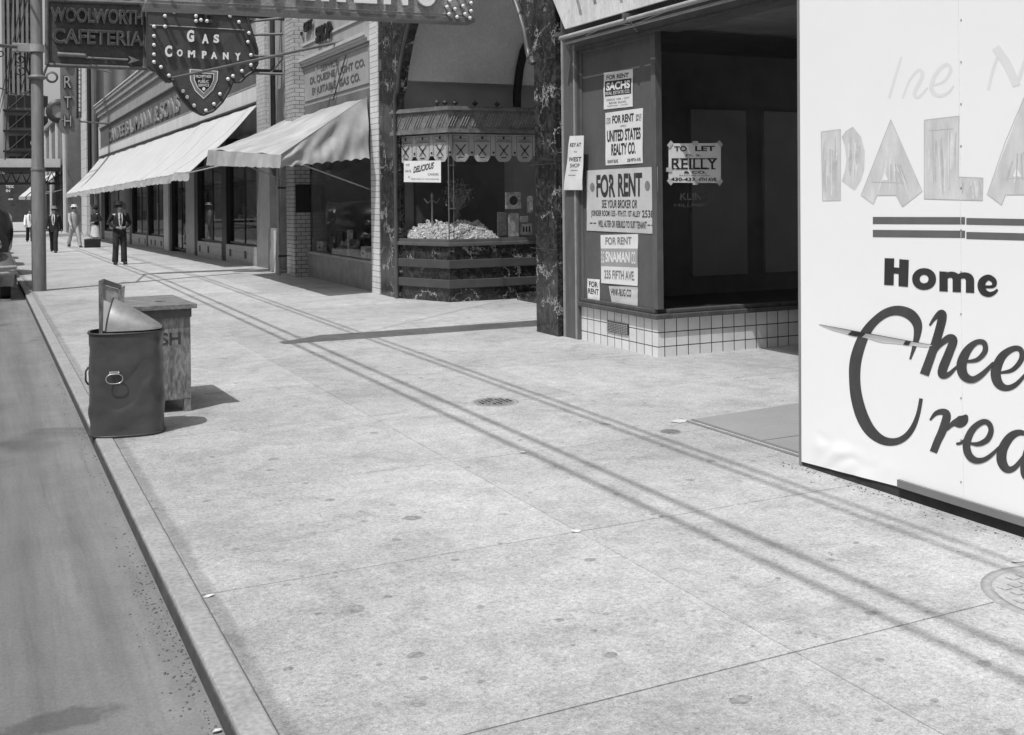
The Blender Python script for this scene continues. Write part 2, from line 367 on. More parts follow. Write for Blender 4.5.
    def build(s, name, mat, parent=None, bevel=0.0, merge=False):
        me = bpy.data.meshes.new(name)
        vs = s.v
        root = parent
        while root is not None and root.parent is not None: root = root.parent
        if root is not None:
            o0 = Vector(root.location); vs = [(v[0] - o0.x, v[1] - o0.y, v[2] - o0.z) for v in vs]
            loc = None
        else:
            xs = [v[0] for v in vs]; ys = [v[1] for v in vs]; zs = [v[2] for v in vs]
            loc = Vector(((min(xs) + max(xs)) / 2, (min(ys) + max(ys)) / 2, min(zs)))
            vs = [(v[0] - loc.x, v[1] - loc.y, v[2] - loc.z) for v in vs]
        me.from_pydata(vs, [], s.f); me.polygons.foreach_set('use_smooth', s.sm)
        bm = bmesh.new(); bm.from_mesh(me)
        if merge: bmesh.ops.remove_doubles(bm, verts=bm.verts, dist=1e-5)
        bmesh.ops.recalc_face_normals(bm, faces=bm.faces); bm.to_mesh(me); bm.free()
        me.materials.append(mat)
        o = bpy.data.objects.new(name, me); COL.objects.link(o)
        if parent is not None: o.parent = parent
        else: o.location = loc
        if bevel:
            md = o.modifiers.new('edge', 'BEVEL'); md.width = bevel; md.segments = 2; md.limit_method = 'ANGLE'
        return o
def build_split(mb, name, mat, parent):
    key = {}; par = list(range(len(mb.v)))
    def find(i):
        while par[i] != i: par[i] = par[par[i]]; i = par[i]
        return i
    for i, v in enumerate(mb.v):
        k = (round(v[0], 4), round(v[1], 4), round(v[2], 4))
        if k in key: par[find(i)] = find(key[k])
        else: key[k] = i
    for f in mb.f:
        for j in f[1:]: par[find(j)] = find(f[0])
    grp = {}
    for f in mb.f: grp.setdefault(find(f[0]), []).append(f)
    out = []
    for fs in grp.values():
        ids = sorted({i for f in fs for i in f}); mp_ = {i: n for n, i in enumerate(ids)}
        m = MB(); m.add([mb.v[i] for i in ids], [tuple(mp_[i] for i in f) for f in fs]); out.append(m.build(name, mat, parent))
    return out
def tag(o, label=None, cat=None, group=None, kind=None):
    if label: o['label'] = label
    if cat: o['category'] = cat
    if group: o['group'] = group
    if kind: o['kind'] = kind
    return o
def thing(name, loc, label, cat, group=None, rz=0):
    o = bpy.data.objects.new(name, None); COL.objects.link(o); o.location = loc; o.rotation_euler = (0, 0, rz)
    o.empty_display_size = 0.2
    return tag(o, label, cat, group)
def struct(o): o['kind'] = 'structure'; return o
def copy_tree(o, loc, label, parent=None):
    c = o.copy(); COL.objects.link(c)
    if parent is None: c.location = loc; c['label'] = label
    else: c.parent = parent
    for ch in list(o.children): copy_tree(ch, None, None, c)
    return c

# ------------------------------------------------------------------ lettering
FC = {}
def glyphs(txt, bold=0.0, shear=0.0, ext=0.0, space=1.0):
    key = (txt, bold, shear, ext, space)
    if key in FC: return FC[key]
    cu = bpy.data.curves.new('t', 'FONT'); cu.body = txt; cu.size = 1; cu.offset = bold; cu.shear = shear; cu.extrude = ext; cu.space_character = space
    cu.resolution_u = 5
    ob = bpy.data.objects.new('t', cu)
    me = bpy.data.meshes.new_from_object(ob)
    vs = [v.co.copy() for v in me.vertices]; fs = [tuple(p.vertices) for p in me.polygons]
    bpy.data.meshes.remove(me); bpy.data.objects.remove(ob); bpy.data.curves.remove(cu)
    FC[key] = (vs, fs); return FC[key]
def text_to(mb, txt, fn, u0, v0, u1, v1, bold=0.0, shear=0.0, ext=0.0, space=1.0, rise=0.0, keep=False):
    """fit the text in the rectangle (u0,v0)-(u1,v1); fn(u,v,h) gives the 3D point"""
    vs, fs = glyphs(txt, bold, shear, ext, space)
    if not vs: return
    xa = min(v.x for v in vs); xb = max(v.x for v in vs); ya = min(v.y for v in vs); yb = max(v.y for v in vs)
    mb.add([fn(u0 + (v.x - xa) / (xb - xa) * (u1 - u0), v0 + (v.y - ya) / (yb - ya) * (v1 - v0) + rise * (v.x - xa) / (xb - xa), v.z) for v in vs], fs)
def quadfn(tl, tr, br, bl, nrm, off=0.0, amp=0.0, seed=0.0):
    tl, tr, br, bl, nrm = map(Vector, (tl, tr, br, bl, nrm))
    def fn(u, v, h=0.0):
        p = (bl * (1 - u) + br * u) * (1 - v) + (tl * (1 - u) + tr * u) * v
        w = amp * noise.noise(Vector((u * 2.3 + seed, v * 2.9, seed))) if amp else 0
        return p + nrm * (off + h + w)
    return fn
def ribbon(mb, pts, conv, nrm, off0=0.0006, grow=0.0003, closed=False):
    """pts: (x,y,width) brush path; conv(x,y)->3D on the board"""
    P = []
    n = len(pts)
    for i in range(n - 1):
        p0, p1, p2, p3 = pts[max(i - 1, 0)], pts[i], pts[i + 1], pts[min(i + 2, n - 1)]
        for k in range(6):
            t = k / 6
            P.append(tuple(0.5 * ((2 * p1[j]) + (-p0[j] + p2[j]) * t + (2 * p0[j] - 5 * p1[j] + 4 * p2[j] - p3[j]) * t * t + (-p0[j] + 3 * p1[j] - 3 * p2[j] + p3[j]) * t ** 3) for j in range(3)))
    P.append(pts[-1])
    L_, R_ = [], []
    for i, (x, y, w) in enumerate(P):
        a = P[max(i - 1, 0)]; b = P[min(i + 1, len(P) - 1)]
        dx, dy = b[0] - a[0], b[1] - a[1]; d = math.hypot(dx, dy) or 1
        nx, ny = -dy / d, dx / d; o = off0 + grow * i / len(P)
        w = max(w, 1)
        L_.append(conv(x + nx * w / 2, y + ny * w / 2) + nrm * o); R_.append(conv(x - nx * w / 2, y - ny * w / 2) + nrm * o)
    vs = [v for pr in zip(L_, R_) for v in pr]
    mb.add(vs, [(2 * i, 2 * i + 1, 2 * i + 3, 2 * i + 2) for i in range(len(P) - 1)])
NX = Vector((-1, 0, 0)); NY = Vector((0, -1, 0))

# ================================================================== GROUND
W = MB()   # one sheet to the horizon
W.add([(-600, -600, -0.45 - 1.2), (600, -600, -1.65), (600, 900, -1.65), (-600, 900, -1.65)], [(0, 1, 2, 3)])
struct(W.build('ground', M('distant_ground', 0.2)))
rd = MB(); ys = [-40, 24] + [24 + i * 5 for i in range(1, 15)] + [95, 900]
for a, b in zip(ys[:-1], ys[1:]):
    rd.add([(-11, a, gz(a) - .085), (0.76, a, gz(a) - .085), (0.76, b, gz(b) - .085), (-11, b, gz(b) - .085)], [(0, 1, 2, 3)])
struct(rd.build('road', ASPHALT, merge=True))
cr = MB().sbox(0.74, 60, 76.2, 90, -0.3, -0.089)
struct(cr.build('cross_street', ASPHALT))
KX = 0.742
kb = MB(); ya = -12.0; random.seed(4)
while ya < 76:
    L_ = 7.0; kb.sbox(KX, 0.858, ya + .003, min(ya + L_, 76) - .003, -0.16, 0.004); ya += L_
struct(kb.build('kerb', KERB, bevel=0.012))
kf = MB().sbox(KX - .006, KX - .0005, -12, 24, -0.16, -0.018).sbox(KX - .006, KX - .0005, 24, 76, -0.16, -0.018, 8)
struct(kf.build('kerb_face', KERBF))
gr = MB().sbox(0.82, 12.5, -12, 24, -0.2, -0.007).sbox(0.86, 12.5, 24, 76, -0.2, -0.007, 8)
struct(gr.build('sidewalk_bed', M('dark_joint_filler', 0.12, 0.95, 0.2)))
sw = MB()
xs = [0.859, 2.76, 4.62, 6.34, 12.4]; yy = 3.22 - 1.655 * 9
while yy < 76:
    y1 = min(yy + 1.655, 76)
    for i in range(4):
        g = .0022 if (yy < 12) else .0012; gy_ = .0045 if yy < 12 else .002
        sw.sbox(xs[i] + g, xs[i + 1] - g, yy + gy_, y1 - gy_, -0.08, 0.0 + random.uniform(-.0006, .0006))
    yy = y1
struct(sw.build('sidewalk', SIDEWALK, bevel=0.002))
far = MB().sbox(0.74, 40, 90, 160, -0.3, -0.01)
struct(far.build('far_sidewalk', SIDEWALK))
# smooth trowelled patch under the vacant shop entrance
pt = MB(); q = [on_g(690, 421), on_g(800, 404), on_g(840, 424), on_g(840, 475)]
pt.prism([Vector((4.9, 6.85, .0035)), Vector((6.05, 6.95, .0035)), Vector((6.05, 4.9, .0035)), Vector((4.9, 4.9, .0035))], (0, 0, -.02))
struct(pt.build('pavement_patch', M('smooth_grey_cement', 0.30, 0.7, 0.08, 1.5, fine=0.05)))
pe = MB()
pe.box(4.80, 4.83, 4.9, 6.9, -.01, .006); pe.box(4.87, 4.895, 4.9, 6.84, -.01, .006); pe.box(4.9, 6.1, 6.02, 6.035, -.01, .0055)
struct(pe.build('pavement_edging', M('edging_strip', 0.2, 0.7)))

# ================================================================== covers set in the walk
def cover(c, r, label, ring):
    t = thing('manhole_cover', (c[0], c[1], 0), label, 'manhole cover', 'round covers let into the sidewalk')
    m = MB().lathe((c[0], c[1], -.02), [(r + ring, 0), (r + ring, .0225), (r + .004, .0235), (r + .004, 0.0)], 40); m.build('frame', M('cover_frame', 0.33, 0.8, 0.2, 20), t)
    p = MB().lathe((c[0], c[1], -.02), [(r, 0), (r, .0245)], 40)
    k = r / 4.2
    for i in range(-5, 6):
        for j in range(-5, 6):
            x, y = i * k * .85, j * k * .85
            if math.hypot(x, y) < r - k * .5: p.box(c[0] + x - k * .28, c[0] + x + k * .28, c[1] + y - k * .28, c[1] + y + k * .28, .004, .0095)
    if .1 < r < .3:
        sl = MB()
        for i in range(-3, 4):
            for j in range(-2, 3):
                x, y = i * r * .26, j * r * .34 + (i % 2) * r * .12
                if math.hypot(x, y) < r * .85 and random.random() < .8: sl.box(c[0] + x - r * .05, c[0] + x + r * .05, c[1] + y - r * .12, c[1] + y + r * .12, .0096, .0105)
        sl.build('slot', BLACK, t)['kind'] = 'stuff'
    p.build('lid', CASTI if r < .3 else M('worn_flush_cover', .38, .8, .15, 12, .5, 60, fine=.15), t)
cover((3.86, 8.21), 0.165, 'small round iron cover in the middle of the pavement', 0.035)
cover((4.20, 3.10), 0.33, 'wide flush iron cover cut by the right edge below the billboard', 0.05)
cover((4.5, 6.57), 0.07, 'tiny round access lid near the corner of the billboard', 0.012)
# gum and drip stains trodden into the slabs
sn_ = MB(); random.seed(77)
spots = [(353, 609, .055), (416, 655, .035), (388, 597, .02), (418, 704, .028), (481, 682, .016), (318, 614, .016), (412, 518, .05), (287, 585, .02), (334, 577, .02), (590, 560, .03), (740, 700, .04), (610, 655, .03),
         (455, 560, .022), (690, 480, .03), (830, 560, .025), (700, 600, .03), (520, 440, .02), (270, 470, .022), (330, 500, .03), (560, 620, .02), (880, 660, .02), (345, 395, .03), (600, 395, .05), (240, 660, .018)]
for k in range(46): spots.append((random.uniform(230, 1000), random.uniform(350, 730), random.uniform(.008, .02)))
for px, py, rr in spots:
    c_ = on_g(px, py)
    if not (.95 < c_.x < 4.5 and abs(c_.x - 2.76) > rr + .01): continue
    n = 12; a0 = random.uniform(0, 6.28)
    sn_.add([(c_.x + rr * (1 + .35 * noise.noise(Vector((k * .7, px, py)))) * math.cos(a0 + k * 6.283 / n), c_.y + rr * .8 * (1 + .35 * noise.noise(Vector((k * .7, py, px)))) * math.sin(a0 + k * 6.283 / n), .0014) for k in range(n)], [tuple(range(n))])
struct(sn_.build('pavement_stains', M('trodden_gum', .25, .8, .35, 25, fine=.25, bscale=70)))
# paper scraps and litter
scr = [((678, 422), .09, 'white scrap lying beside the darker cement patch'), ((576, 532), .035, 'white scrap on the crossing of two joints'),
       ((209, 597), .032, 'white scrap next to the kerb joint'), ((404, 321), .07, 'small scrap far out near the candy shop'),
       ((217, 733), .022, 'pale scrap in the gutter at the bottom edge'), ((523, 453), .04, 'scrap between the overhead wire shadows'),
       ((128, 495), .03, 'small chip in the gutter below the bin'), ((1018, 562), .04, 'chip of paper on the large iron cover')]
for i, (p, r, lb) in enumerate(scr):
    onroad = i in (4, 6)
    c = on_g(p[0], p[1], 0.0) if not onroad else on_g(p[0], p[1], -.085)
    z = c.z + (.002 if onroad else .001)
    m = MB(); n = 7; pts = []
    for k in range(n):
        a = 2 * math.pi * k / n; rr = r * random.uniform(.45, 1); pts.append(Vector((c.x + rr * math.cos(a), c.y + rr * math.sin(a) * .6, z + random.uniform(0.002, .01))))
    m.add(pts + [Vector((c.x, c.y, z + .012))], [(k, (k + 1) % n, n) for k in range(n)])
    m.add([p_ - Vector((0, 0, .0015)) for p_ in pts + [Vector((c.x, c.y, z + .012))]], [((k + 1) % n, k, n) for k in range(n)])
    tag(m.build('paper_scrap', M('dirty_paper', .6, .8, .2, 20)), lb, 'litter', 'paper scraps on the pavement')
gv = MB()
for i in range(620):
    if i < 460:
        y = random.uniform(2.5, 16) if i % 2 else random.gauss(4.6, .7); x = 0.728 - abs(random.gauss(0, .06)); z = -.085
    else:
        y = random.uniform(3.0, 5.5); x = 4.66 - abs(random.gauss(0, .07)); z = 0
    s = random.uniform(.002, .0065)
    gv.ball((x, y, z + s * .3), s, 5, (1, random.uniform(.6, 1.5), .6))
tag(gv.build('gutter_grit', M('grit', 0.14, 0.9, 0.6, 30)), 'fine grit and crumbs along the kerb and under the billboard', 'grit', kind='stuff')

# ================================================================== BILLBOARD HOARDING
BX = 4.68
bb = thing('billboard', (BX, 2.0, 0), 'tall white painted billboard hoarding with Home and Cheese Cream lettering', 'billboard')
def bconv_from(ox, oy, sc, X=BX):
    return lambda x, y: on_x(ox + x / sc, oy + y / sc, X)
eY = on_x(803, 461, BX).y; eT = (on_x(801, 0, BX).y - eY) / (on_x(801, 0, BX).z)
fc = MB()
ztop = 5.2
def face(u, v):
    zb0 = .028 + .072 * min(1, u / .22)
    z = zb0 + (ztop - zb0) * v ** 1.6
    Y = (eY + eT * z) * (1 - u) + (-2.5) * u
    d = 0.0
    if z < .45 and Y > 4.55:
        d = .016 * max(0, 1 - abs(z - .15) / .14) * noise.noise(Vector((Y * 7, z * 9, 3))) * min(1, max(0, (eY + .02 - Y) * 4)) * min(1, (Y - 4.55) * 3)
        d += .010 * noise.noise(Vector((Y * 4 + z * 6, z * 2, 8))) * max(0, 1 - z / .42) * min(1, max(0, (eY + .02 - Y) * 3)) * min(1, (Y - 4.55) * 3)
    return (BX - .012 - abs(d), Y, z)
fc.grid(face, 260, 110, (0.010, 0, 0))
fc.build('board_face', PAPER, bb)
MB().prism([(BX + .0, -2.5, .02), (BX + .0, eY + .0, .02), (BX, eY + eT * ztop, ztop), (BX, -2.5, ztop)], (.06, 0, 0)).build('backing', WOODG, bb)
MB().prism([(BX - .014, eY + .002, 0.0), (BX + .062, eY + .002, 0.0), (BX + .062, eY + .002 + eT * ztop, ztop), (BX - .014, eY + .002 + eT * ztop, ztop)], (0, .02, 0)).build('edge_post', M('edge_strip_paint', 0.24, 0.7, 0.12, 3), bb)
bs = MB()
n = 60
vs = []
for i in range(n + 1):
    Y = eY - (eY + 2.5) * i / n
    vs += [(BX - .004, Y, -.01 + .014 * abs(noise.noise(Vector((Y * 3, 0, 1))))), (BX - .004, Y, .104)]
bs.add(vs, [(2 * i, 2 * i + 1, 2 * i + 3, 2 * i + 2) for i in range(n)])
bs.box(BX - .003, BX + .05, -2.5, eY, -.005, .1)
bs.build('base_board', M('tarred_base_board', .04, .8, .3, 8, .2, 30), bb)
p0 = on_x(897, 479.5, BX - .035); pz = p0.z
MB().prism([(BX - .035, p0.y, pz - .042), (BX - .035, p0.y, pz), (BX - .035, -2.4, pz), (BX - .035, -2.4, pz - .042)], (.02, 0, 0)).build('bottom_batten', M('batten_grey', 0.2, 0.8, 0.1), bb)
OFF = NX * .0135
C1 = bconv_from(844, 290, 4.083, BX - .0135); C2 = bconv_from(904, 380, 6.125, BX - .0135); C3 = bconv_from(780, 0, 3.061, BX - .0122)
C4 = bconv_from(814, 100, 4.876, BX - .0124); C5 = bconv_from(874, 250, 7.877, BX - .0135)
sc_ = MB()
def rib(mb, pts, c, off=0.002): ribbon(mb, pts, c, NX, .0004 + (off - .002) * .35)
rib(sc_, [(270, 283, 8), (286, 235, 17), (300, 178, 30), (298, 135, 40), (270, 100, 44), (222, 84, 40), (172, 94, 36), (125, 128, 34), (88, 175, 40), (62, 235, 46), (46, 300, 48), (44, 370, 46), (52, 440, 48), (74, 515, 50), (108, 575, 46), (155, 612, 36), (205, 620, 30), (248, 602, 26), (281, 562, 22), (303, 505, 17), (315, 443, 15)], C1)
rib(sc_, [(350, 145, 8), (370, 116, 16), (395, 96, 30), (402, 112, 36), (382, 190, 36), (356, 268, 36), (328, 346, 38)], C1, .003)
rib(sc_, [(352, 285, 12), (385, 232, 18), (425, 198, 30), (447, 205, 34), (430, 255, 36), (405, 318, 38), (403, 345, 34), (428, 344, 20), (462, 312, 10)], C1, .004)
rib(sc_, [(498, 292, 10), (545, 284, 18), (576, 250, 22), (572, 216, 22), (540, 214, 22), (503, 248, 34), (481, 302, 42), (490, 348, 38), (525, 366, 28), (565, 344, 22), (612, 296, 12)], C1, .005)
rib(sc_, [(638, 338, 10), (688, 326, 18), (724, 284, 22), (722, 245, 22), (690, 240, 24), (645, 272, 34), (620, 332, 42), (630, 380, 38), (662, 400, 26), (702, 386, 20), (745, 340, 12)], C1, .002)
rib(sc_, [(160, 246, 12), (195, 205, 28), (240, 195, 40), (262, 222, 52), (236, 310, 52), (206, 375, 48), (180, 442, 46)], C2)
rib(sc_, [(262, 308, 12), (300, 268, 34), (340, 258, 70), (368, 240, 60), (386, 214, 16)], C2, .003)
rib(sc_, [(320, 390, 14), (350, 385, 18), (390, 352, 16)], C2, .004)
rib(sc_, [(398, 386, 12), (455, 392, 28), (510, 365, 36), (534, 312, 34), (522, 268, 32), (485, 256, 34), (430, 292, 40), (395, 350, 46), (384, 410, 48), (402, 465, 46), (440, 492, 40), (490, 488, 30), (540, 455, 24), (600, 395, 14)], C2, .005)
rib(sc_, [(760, 335, 22), (705, 322, 38), (650, 350, 52), (606, 420, 60), (598, 490, 62), (625, 542, 50), (665, 545, 36), (710, 502, 28), (770, 410, 14)], C2, .002)
rib(sc_, [(800, 320, 30), (770, 400, 50), (738, 520, 50), (745, 590, 40), (790, 590, 20)], C2, .003)
sc_.build('script_lettering', INK2, bb)
hm = MB()
def c5(u, v, h): return C5(u, v) + NX * .0006
for ch, x0, y0, x1, y1 in (('o', 300, 142, 490, 315), ('m', 515, 165, 790, 330)):
    rise = {'o': 0, 'm': 14, 'e': 0}[ch]
    text_to(hm, ch, c5, x0, y1 - rise * .4, x1, y0, bold=0.045, rise=rise)
hm.add([c5(x, y, 0) for x, y in ((84, 64), (160, 66), (158, 136), (198, 140), (200, 72), (275, 78), (268, 291), (193, 284), (194, 188), (157, 184), (155, 278), (80, 275))], [tuple(range(12))])
ribbon(hm, [(868, 288, 22), (925, 289, 24), (948, 272, 36), (943, 240, 42), (900, 216, 46), (857, 243, 58), (847, 287, 62), (867, 332, 54), (910, 349, 40), (950, 334, 28), (974, 310, 16)], C5, NX, .0006)
hm.build('block_lettering', INK, bb)
pl = MB()
def poly4(mb, pts, off=.002): off = .0005 + (off - .002) * .3; mb.add([C4(x, y) + NX * off for x, y in pts], [tuple(range(len(pts)))])
poly4(pl, [(35, 155), (130, 143), (130, 490), (42, 492)])
poly4(pl, [(135, 180), (158, 148), (190, 130), (230, 180), (248, 250), (245, 340), (228, 395), (198, 442), (135, 395), (150, 350), (158, 290), (150, 225)])
poly4(pl, [(375, 95), (528, 445), (432, 522), (402, 465), (308, 465), (290, 508), (230, 465)])
poly4(pl, [(538, 98), (707, 78), (705, 375), (825, 380), (822, 490), (538, 482)])
poly4(pl, [(1045, -60), (1235, 440), (1130, 515), (1105, 462), (935, 462), (915, 512), (845, 460)])
pl.build('faded_lettering', FAINT, bb)
random.seed(8)
regs = [((42, 165), (125, 482), 0), ((165, 170), (235, 400), 1), ((300, 250), (460, 460), 2), ((545, 105), (700, 478), 0), ((715, 390), (815, 482), 0), ((930, 250), (1080, 455), 2)]
for kk, (nm_, mt_) in enumerate((('pale_brush_stroke', M('pale_brush', .76, .8, .1, 20)), ('dark_brush_stroke', M('dark_brush', .55, .8, .15, 20)))):
    bs_ = MB()
    for (a_, b_, md_) in regs:
        for q_ in range(7):
            x_ = random.uniform(a_[0] + 6, b_[0] - 6); y0_ = random.uniform(a_[1], a_[1] + (b_[1] - a_[1]) * .5); y1_ = random.uniform(y0_ + 40, b_[1]); dx_ = random.uniform(-10, 10)
            if md_ == 2: cx__ = (a_[0] + b_[0]) / 2; dx_ = (x_ - cx__) * .5; x_ = cx__ + (x_ - cx__) * .6
            ribbon(bs_, [(x_, y0_, random.uniform(3, 7)), (x_ + dx_ * .5 + random.uniform(-3, 3), (y0_ + y1_) / 2, random.uniform(5, 12)), (x_ + dx_, min(y1_, b_[1]), random.uniform(2, 6))], C4, NX, .0007 + .0003 * kk + .00003 * q_, .00002)
    bs_.build(nm_, mt_, bb)['kind'] = 'stuff'
# faint vertical seam between the paper sheets
sm_ = MB(); q1, q2 = on_x(961, -20, BX - .0135), on_x(961, 500, BX - .0135); yy0 = (q1.y + q2.y) / 2
sm_.box(BX - .0139, BX - .0132, yy0 - .0012, yy0 + .0012, .12, 5.1).build('paper_seam', M('paper_seam_grey', .78, .8, .2, 30), bb)
pe2 = MB()   # the sketched outline strokes round the faded letters
for pp in ([(35, 155), (130, 143), (130, 490), (42, 492), (35, 155)], [(375, 95), (528, 445), (432, 522), (402, 465), (308, 465), (290, 508), (230, 465), (375, 95)],
           [(538, 98), (707, 78), (705, 375), (825, 380), (822, 490), (538, 482), (538, 98)], [(1045, -60), (935, 200), (845, 460), (915, 512), (935, 462), (1105, 462)],
           [(58, 190), (58, 450)], [(105, 180), (105, 450)], [(560, 150), (680, 140)], [(660, 150), (660, 440)], [(280, 400), (440, 405)], [(920, 385), (1100, 378)]):
    for a, b in zip(pp[:-1], pp[1:]):
        d = Vector((b[0] - a[0], b[1] - a[1])).normalized() * 1.3
        q = [(a[0] - d.y, a[1] + d.x), (b[0] - d.y, b[1] + d.x), (b[0] + d.y, b[1] - d.x), (a[0] + d.y, a[1] - d.x)]
        poly4(pe2, q, .0032 + random.uniform(0, .0008))
pe2.build('pencil_outline', M('pencil_grey', 0.5, 0.8, 0.1), bb)
wh = MB(); poly4(wh, [(346, 352), (334, 392), (360, 390)], .004); poly4(wh, [(988, 330), (970, 372), (1012, 374)], .004); wh.build('letter_opening', PAPER, bb)
br = MB()
for q in ([(287, 570), (737, 571), (737, 607), (287, 605)], [(743, 575), (1120, 582), (1120, 615), (743, 608)], [(287, 633), (737, 637), (737, 673), (287, 669)], [(743, 643), (1120, 652), (1120, 688), (743, 678)]):
    poly4(br, q)
br.build('rule_bars', BARG, bb)
th_ = MB()
for i, pp in enumerate(([(372, 175, 7), (352, 240, 9), (334, 302, 8)], [(375, 302, 6), (398, 245, 8), (425, 215, 10), (436, 232, 12), (412, 285, 12), (425, 297, 9), (452, 268, 5)],
           [(462, 262, 6), (500, 250, 8), (523, 215, 10), (508, 197, 10), (478, 225, 12), (463, 268, 13), (482, 292, 11), (512, 285, 8), (532, 262, 5)],
           [(638, 275, 9), (652, 215, 9), (672, 160, 9)], [(660, 145, 26), (695, 195, 26), (725, 262, 24)], [(725, 262, 12), (745, 200, 10), (770, 130, 10)])):
    rib(th_, pp, C3, .0011 + .0004 * i)
th_.build('ghost_lettering', FAINT2, bb)
# torn lip of paper across the big C
C6 = bconv_from(780, 230, 2.295, BX - .013)
ta, tb = C6(90, 217), C6(352, 265)
def flap(t, v, o=0.0):
    q_ = math.sin(math.pi * min(1, max(0, t)))
    p = ta * (1 - t) + tb * t
    return p + NX * ((1 - v) ** 1.3 * .012 * q_ ** .7 + .001 + o) + Vector((0, 0, -(.034 * q_ ** .55 + .012 * noise.noise(Vector((t * 6, 0, 2)))) * v))
tl = MB(); tl.grid(lambda u, v: flap(u, v), 40, 8); tl.build('torn_paper', M('torn_paper_back', .8, .8, .05, 4), bb)
dk = MB(); dk.grid(lambda u, v: (ta * (1 - u) + tb * u) + NX * (.0008 + v * (.012 * math.sin(math.pi * u) ** .7)) + Vector((0, 0, .002 * (1 - v))), 40, 1); dk.build('torn_gap_shade', BLACK, bb)  # black strip painted in as the shade of the gap behind the flap
ck = MB()
for t0, t1, sl in ((.325, .455, -.05), (.79, .835, -.03)): ck.grid(lambda u, v: flap(t0 + (t1 - t0) * u + sl * v, v * .98, .0012), 8, 8)
ck.build('letter_on_flap', INK2, bb)
# nail heads and seam
nl = MB()
for k in range(12): nl.ball(tuple(on_x(961, 20 + k * 42, BX - .014)), .004, 5)
nl.build('nail', DARKM, bb)['kind'] = 'stuff'

# ================================================================== VACANT CORNER SHOP
SX = 6.45; RY = 9.62
ry = yx(661, SX)
vs_ = thing('vacant_shop', (SX, 10, 0), 'empty corner shop with papered window, square white tiled base and deep entrance', 'shop front')
yl = yx(583, SX)
MB().box(SX - .03, SX + .2, RY + .17, yl, 0, .40).box(SX - .03, 13, RY - .03, RY + .1699, 0, .40).build('tiled_base', TILES, vs_)
vt = on_x(608, 320, SX - .03); vt2 = on_x(629, 339, SX - .03)
vm = MB().box(SX - .045, SX - .031, vt2.y, vt.y, .17, .29); vo_ = vm.build('vent', M('vent_grille', 0.05, 0.6, 0.2), vs_)
vg = MB()
for k in range(6): vg.box(SX - .050, SX - .044, vt2.y + .005, vt.y - .005, .178 + k * .018, .184 + k * .018)
for k in range(12):
    y = vt2.y + (vt.y - vt2.y) * (k + .5) / 12; vg.box(SX - .048, SX - .0445, y - .003, y + .003, .175, .285)
vg.build('slats', LTM, vo_)
# sill
MB().box(SX - .09, SX + .12, RY - .03, yl, .405, .455).box(SX + .12, 13, RY - .09, RY + .1, .405, .455).box(SX - .09, SX + .12, RY - .09, RY - .03, .405, .455)\
  .box(SX - .05, SX + .1, RY, yl, .456, .50).box(SX + .1, 13, RY - .05, RY + .08, .456, .50).build('sill', WOODD, vs_, bevel=.008)
MB().box(SX - .01, SX + .002, RY + .05, yl - .05, .50, 3.42).build('papered_pane', GREYP, vs_)
MB().box(SX + .05, 13, RY, RY + .006, .50, 3.48).build('side_pane', GLASSD, vs_)
MB().box(SX - .035, SX + .05, RY - .035, RY + .05, .50, 3.48).build('corner_post', POSTW, vs_, bevel=.006)
fr = MB().box(SX - .03, SX + .05, yl - .05, yl, .5, 3.4).box(SX - .03, SX + .05, RY + .05, yl, 3.40, 3.45)
fr.build('window_frame', POSTW, vs_, bevel=.004)
# pilaster post between marble pier and window
ypl = yx(565, 6.40)
MB().box(6.38, 6.9, yl + .002, ypl, 0, 4.2).build('pilaster', POSTW, vs_, bevel=.01)
MB().box(6.365, 6.381, ypl - .04, ypl - .005, 0, 4.2).box(6.365, 6.381, yl + .03, yl + .05, 0, 3.5).build('pilaster_trim', LTM, vs_)
# header beam, soffit, ceiling, upper storey
MB().box(6.36, 6.75, -6, yl - .01, 3.455, 3.72).build('header_beam', M('header_paint', 0.10, 0.6, 0.2, 3, fine=.1), vs_, bevel=.01)
MB().box(6.35, 6.44, -6, yl - .01, 3.435, 3.455).build('header_drip', WOODD, vs_)
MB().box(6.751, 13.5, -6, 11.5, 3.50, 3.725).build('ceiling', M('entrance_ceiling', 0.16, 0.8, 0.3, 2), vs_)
MB().box(6.5, 14, -6, ypl, 3.73, 12).build('upper_wall', STONEC, vs_)
# roller and bracket under the sign
rz_ = on_x(580, 33, 6.18).z
MB().tube([(6.18, yl + .02, rz_), (6.18, -5, rz_)], .026, 10).tube([(6.24, yl + .02, rz_ - .06), (6.24, -5, rz_ - .06)], .014, 8).build('awning_roller', LTM, vs_)
for k, yb in enumerate((yl + .03, 9.75, 7.0)):
    MB().box(6.13, 6.355, yb - .02, yb + .02, rz_ + .02, rz_ + .07).tube([(6.2, yb, rz_), (6.3, yb - .02, rz_ - .12)], .012, 6).build('roller_bracket', MIDM, vs_)
MB().tube([(6.345, yl - .3, 3.57), (6.34, 10.3, 3.63), (6.34, 9.9, 3.55), (6.345, 9.0, 3.62)], .008, 6).build('loose_cord', LTM, vs_)
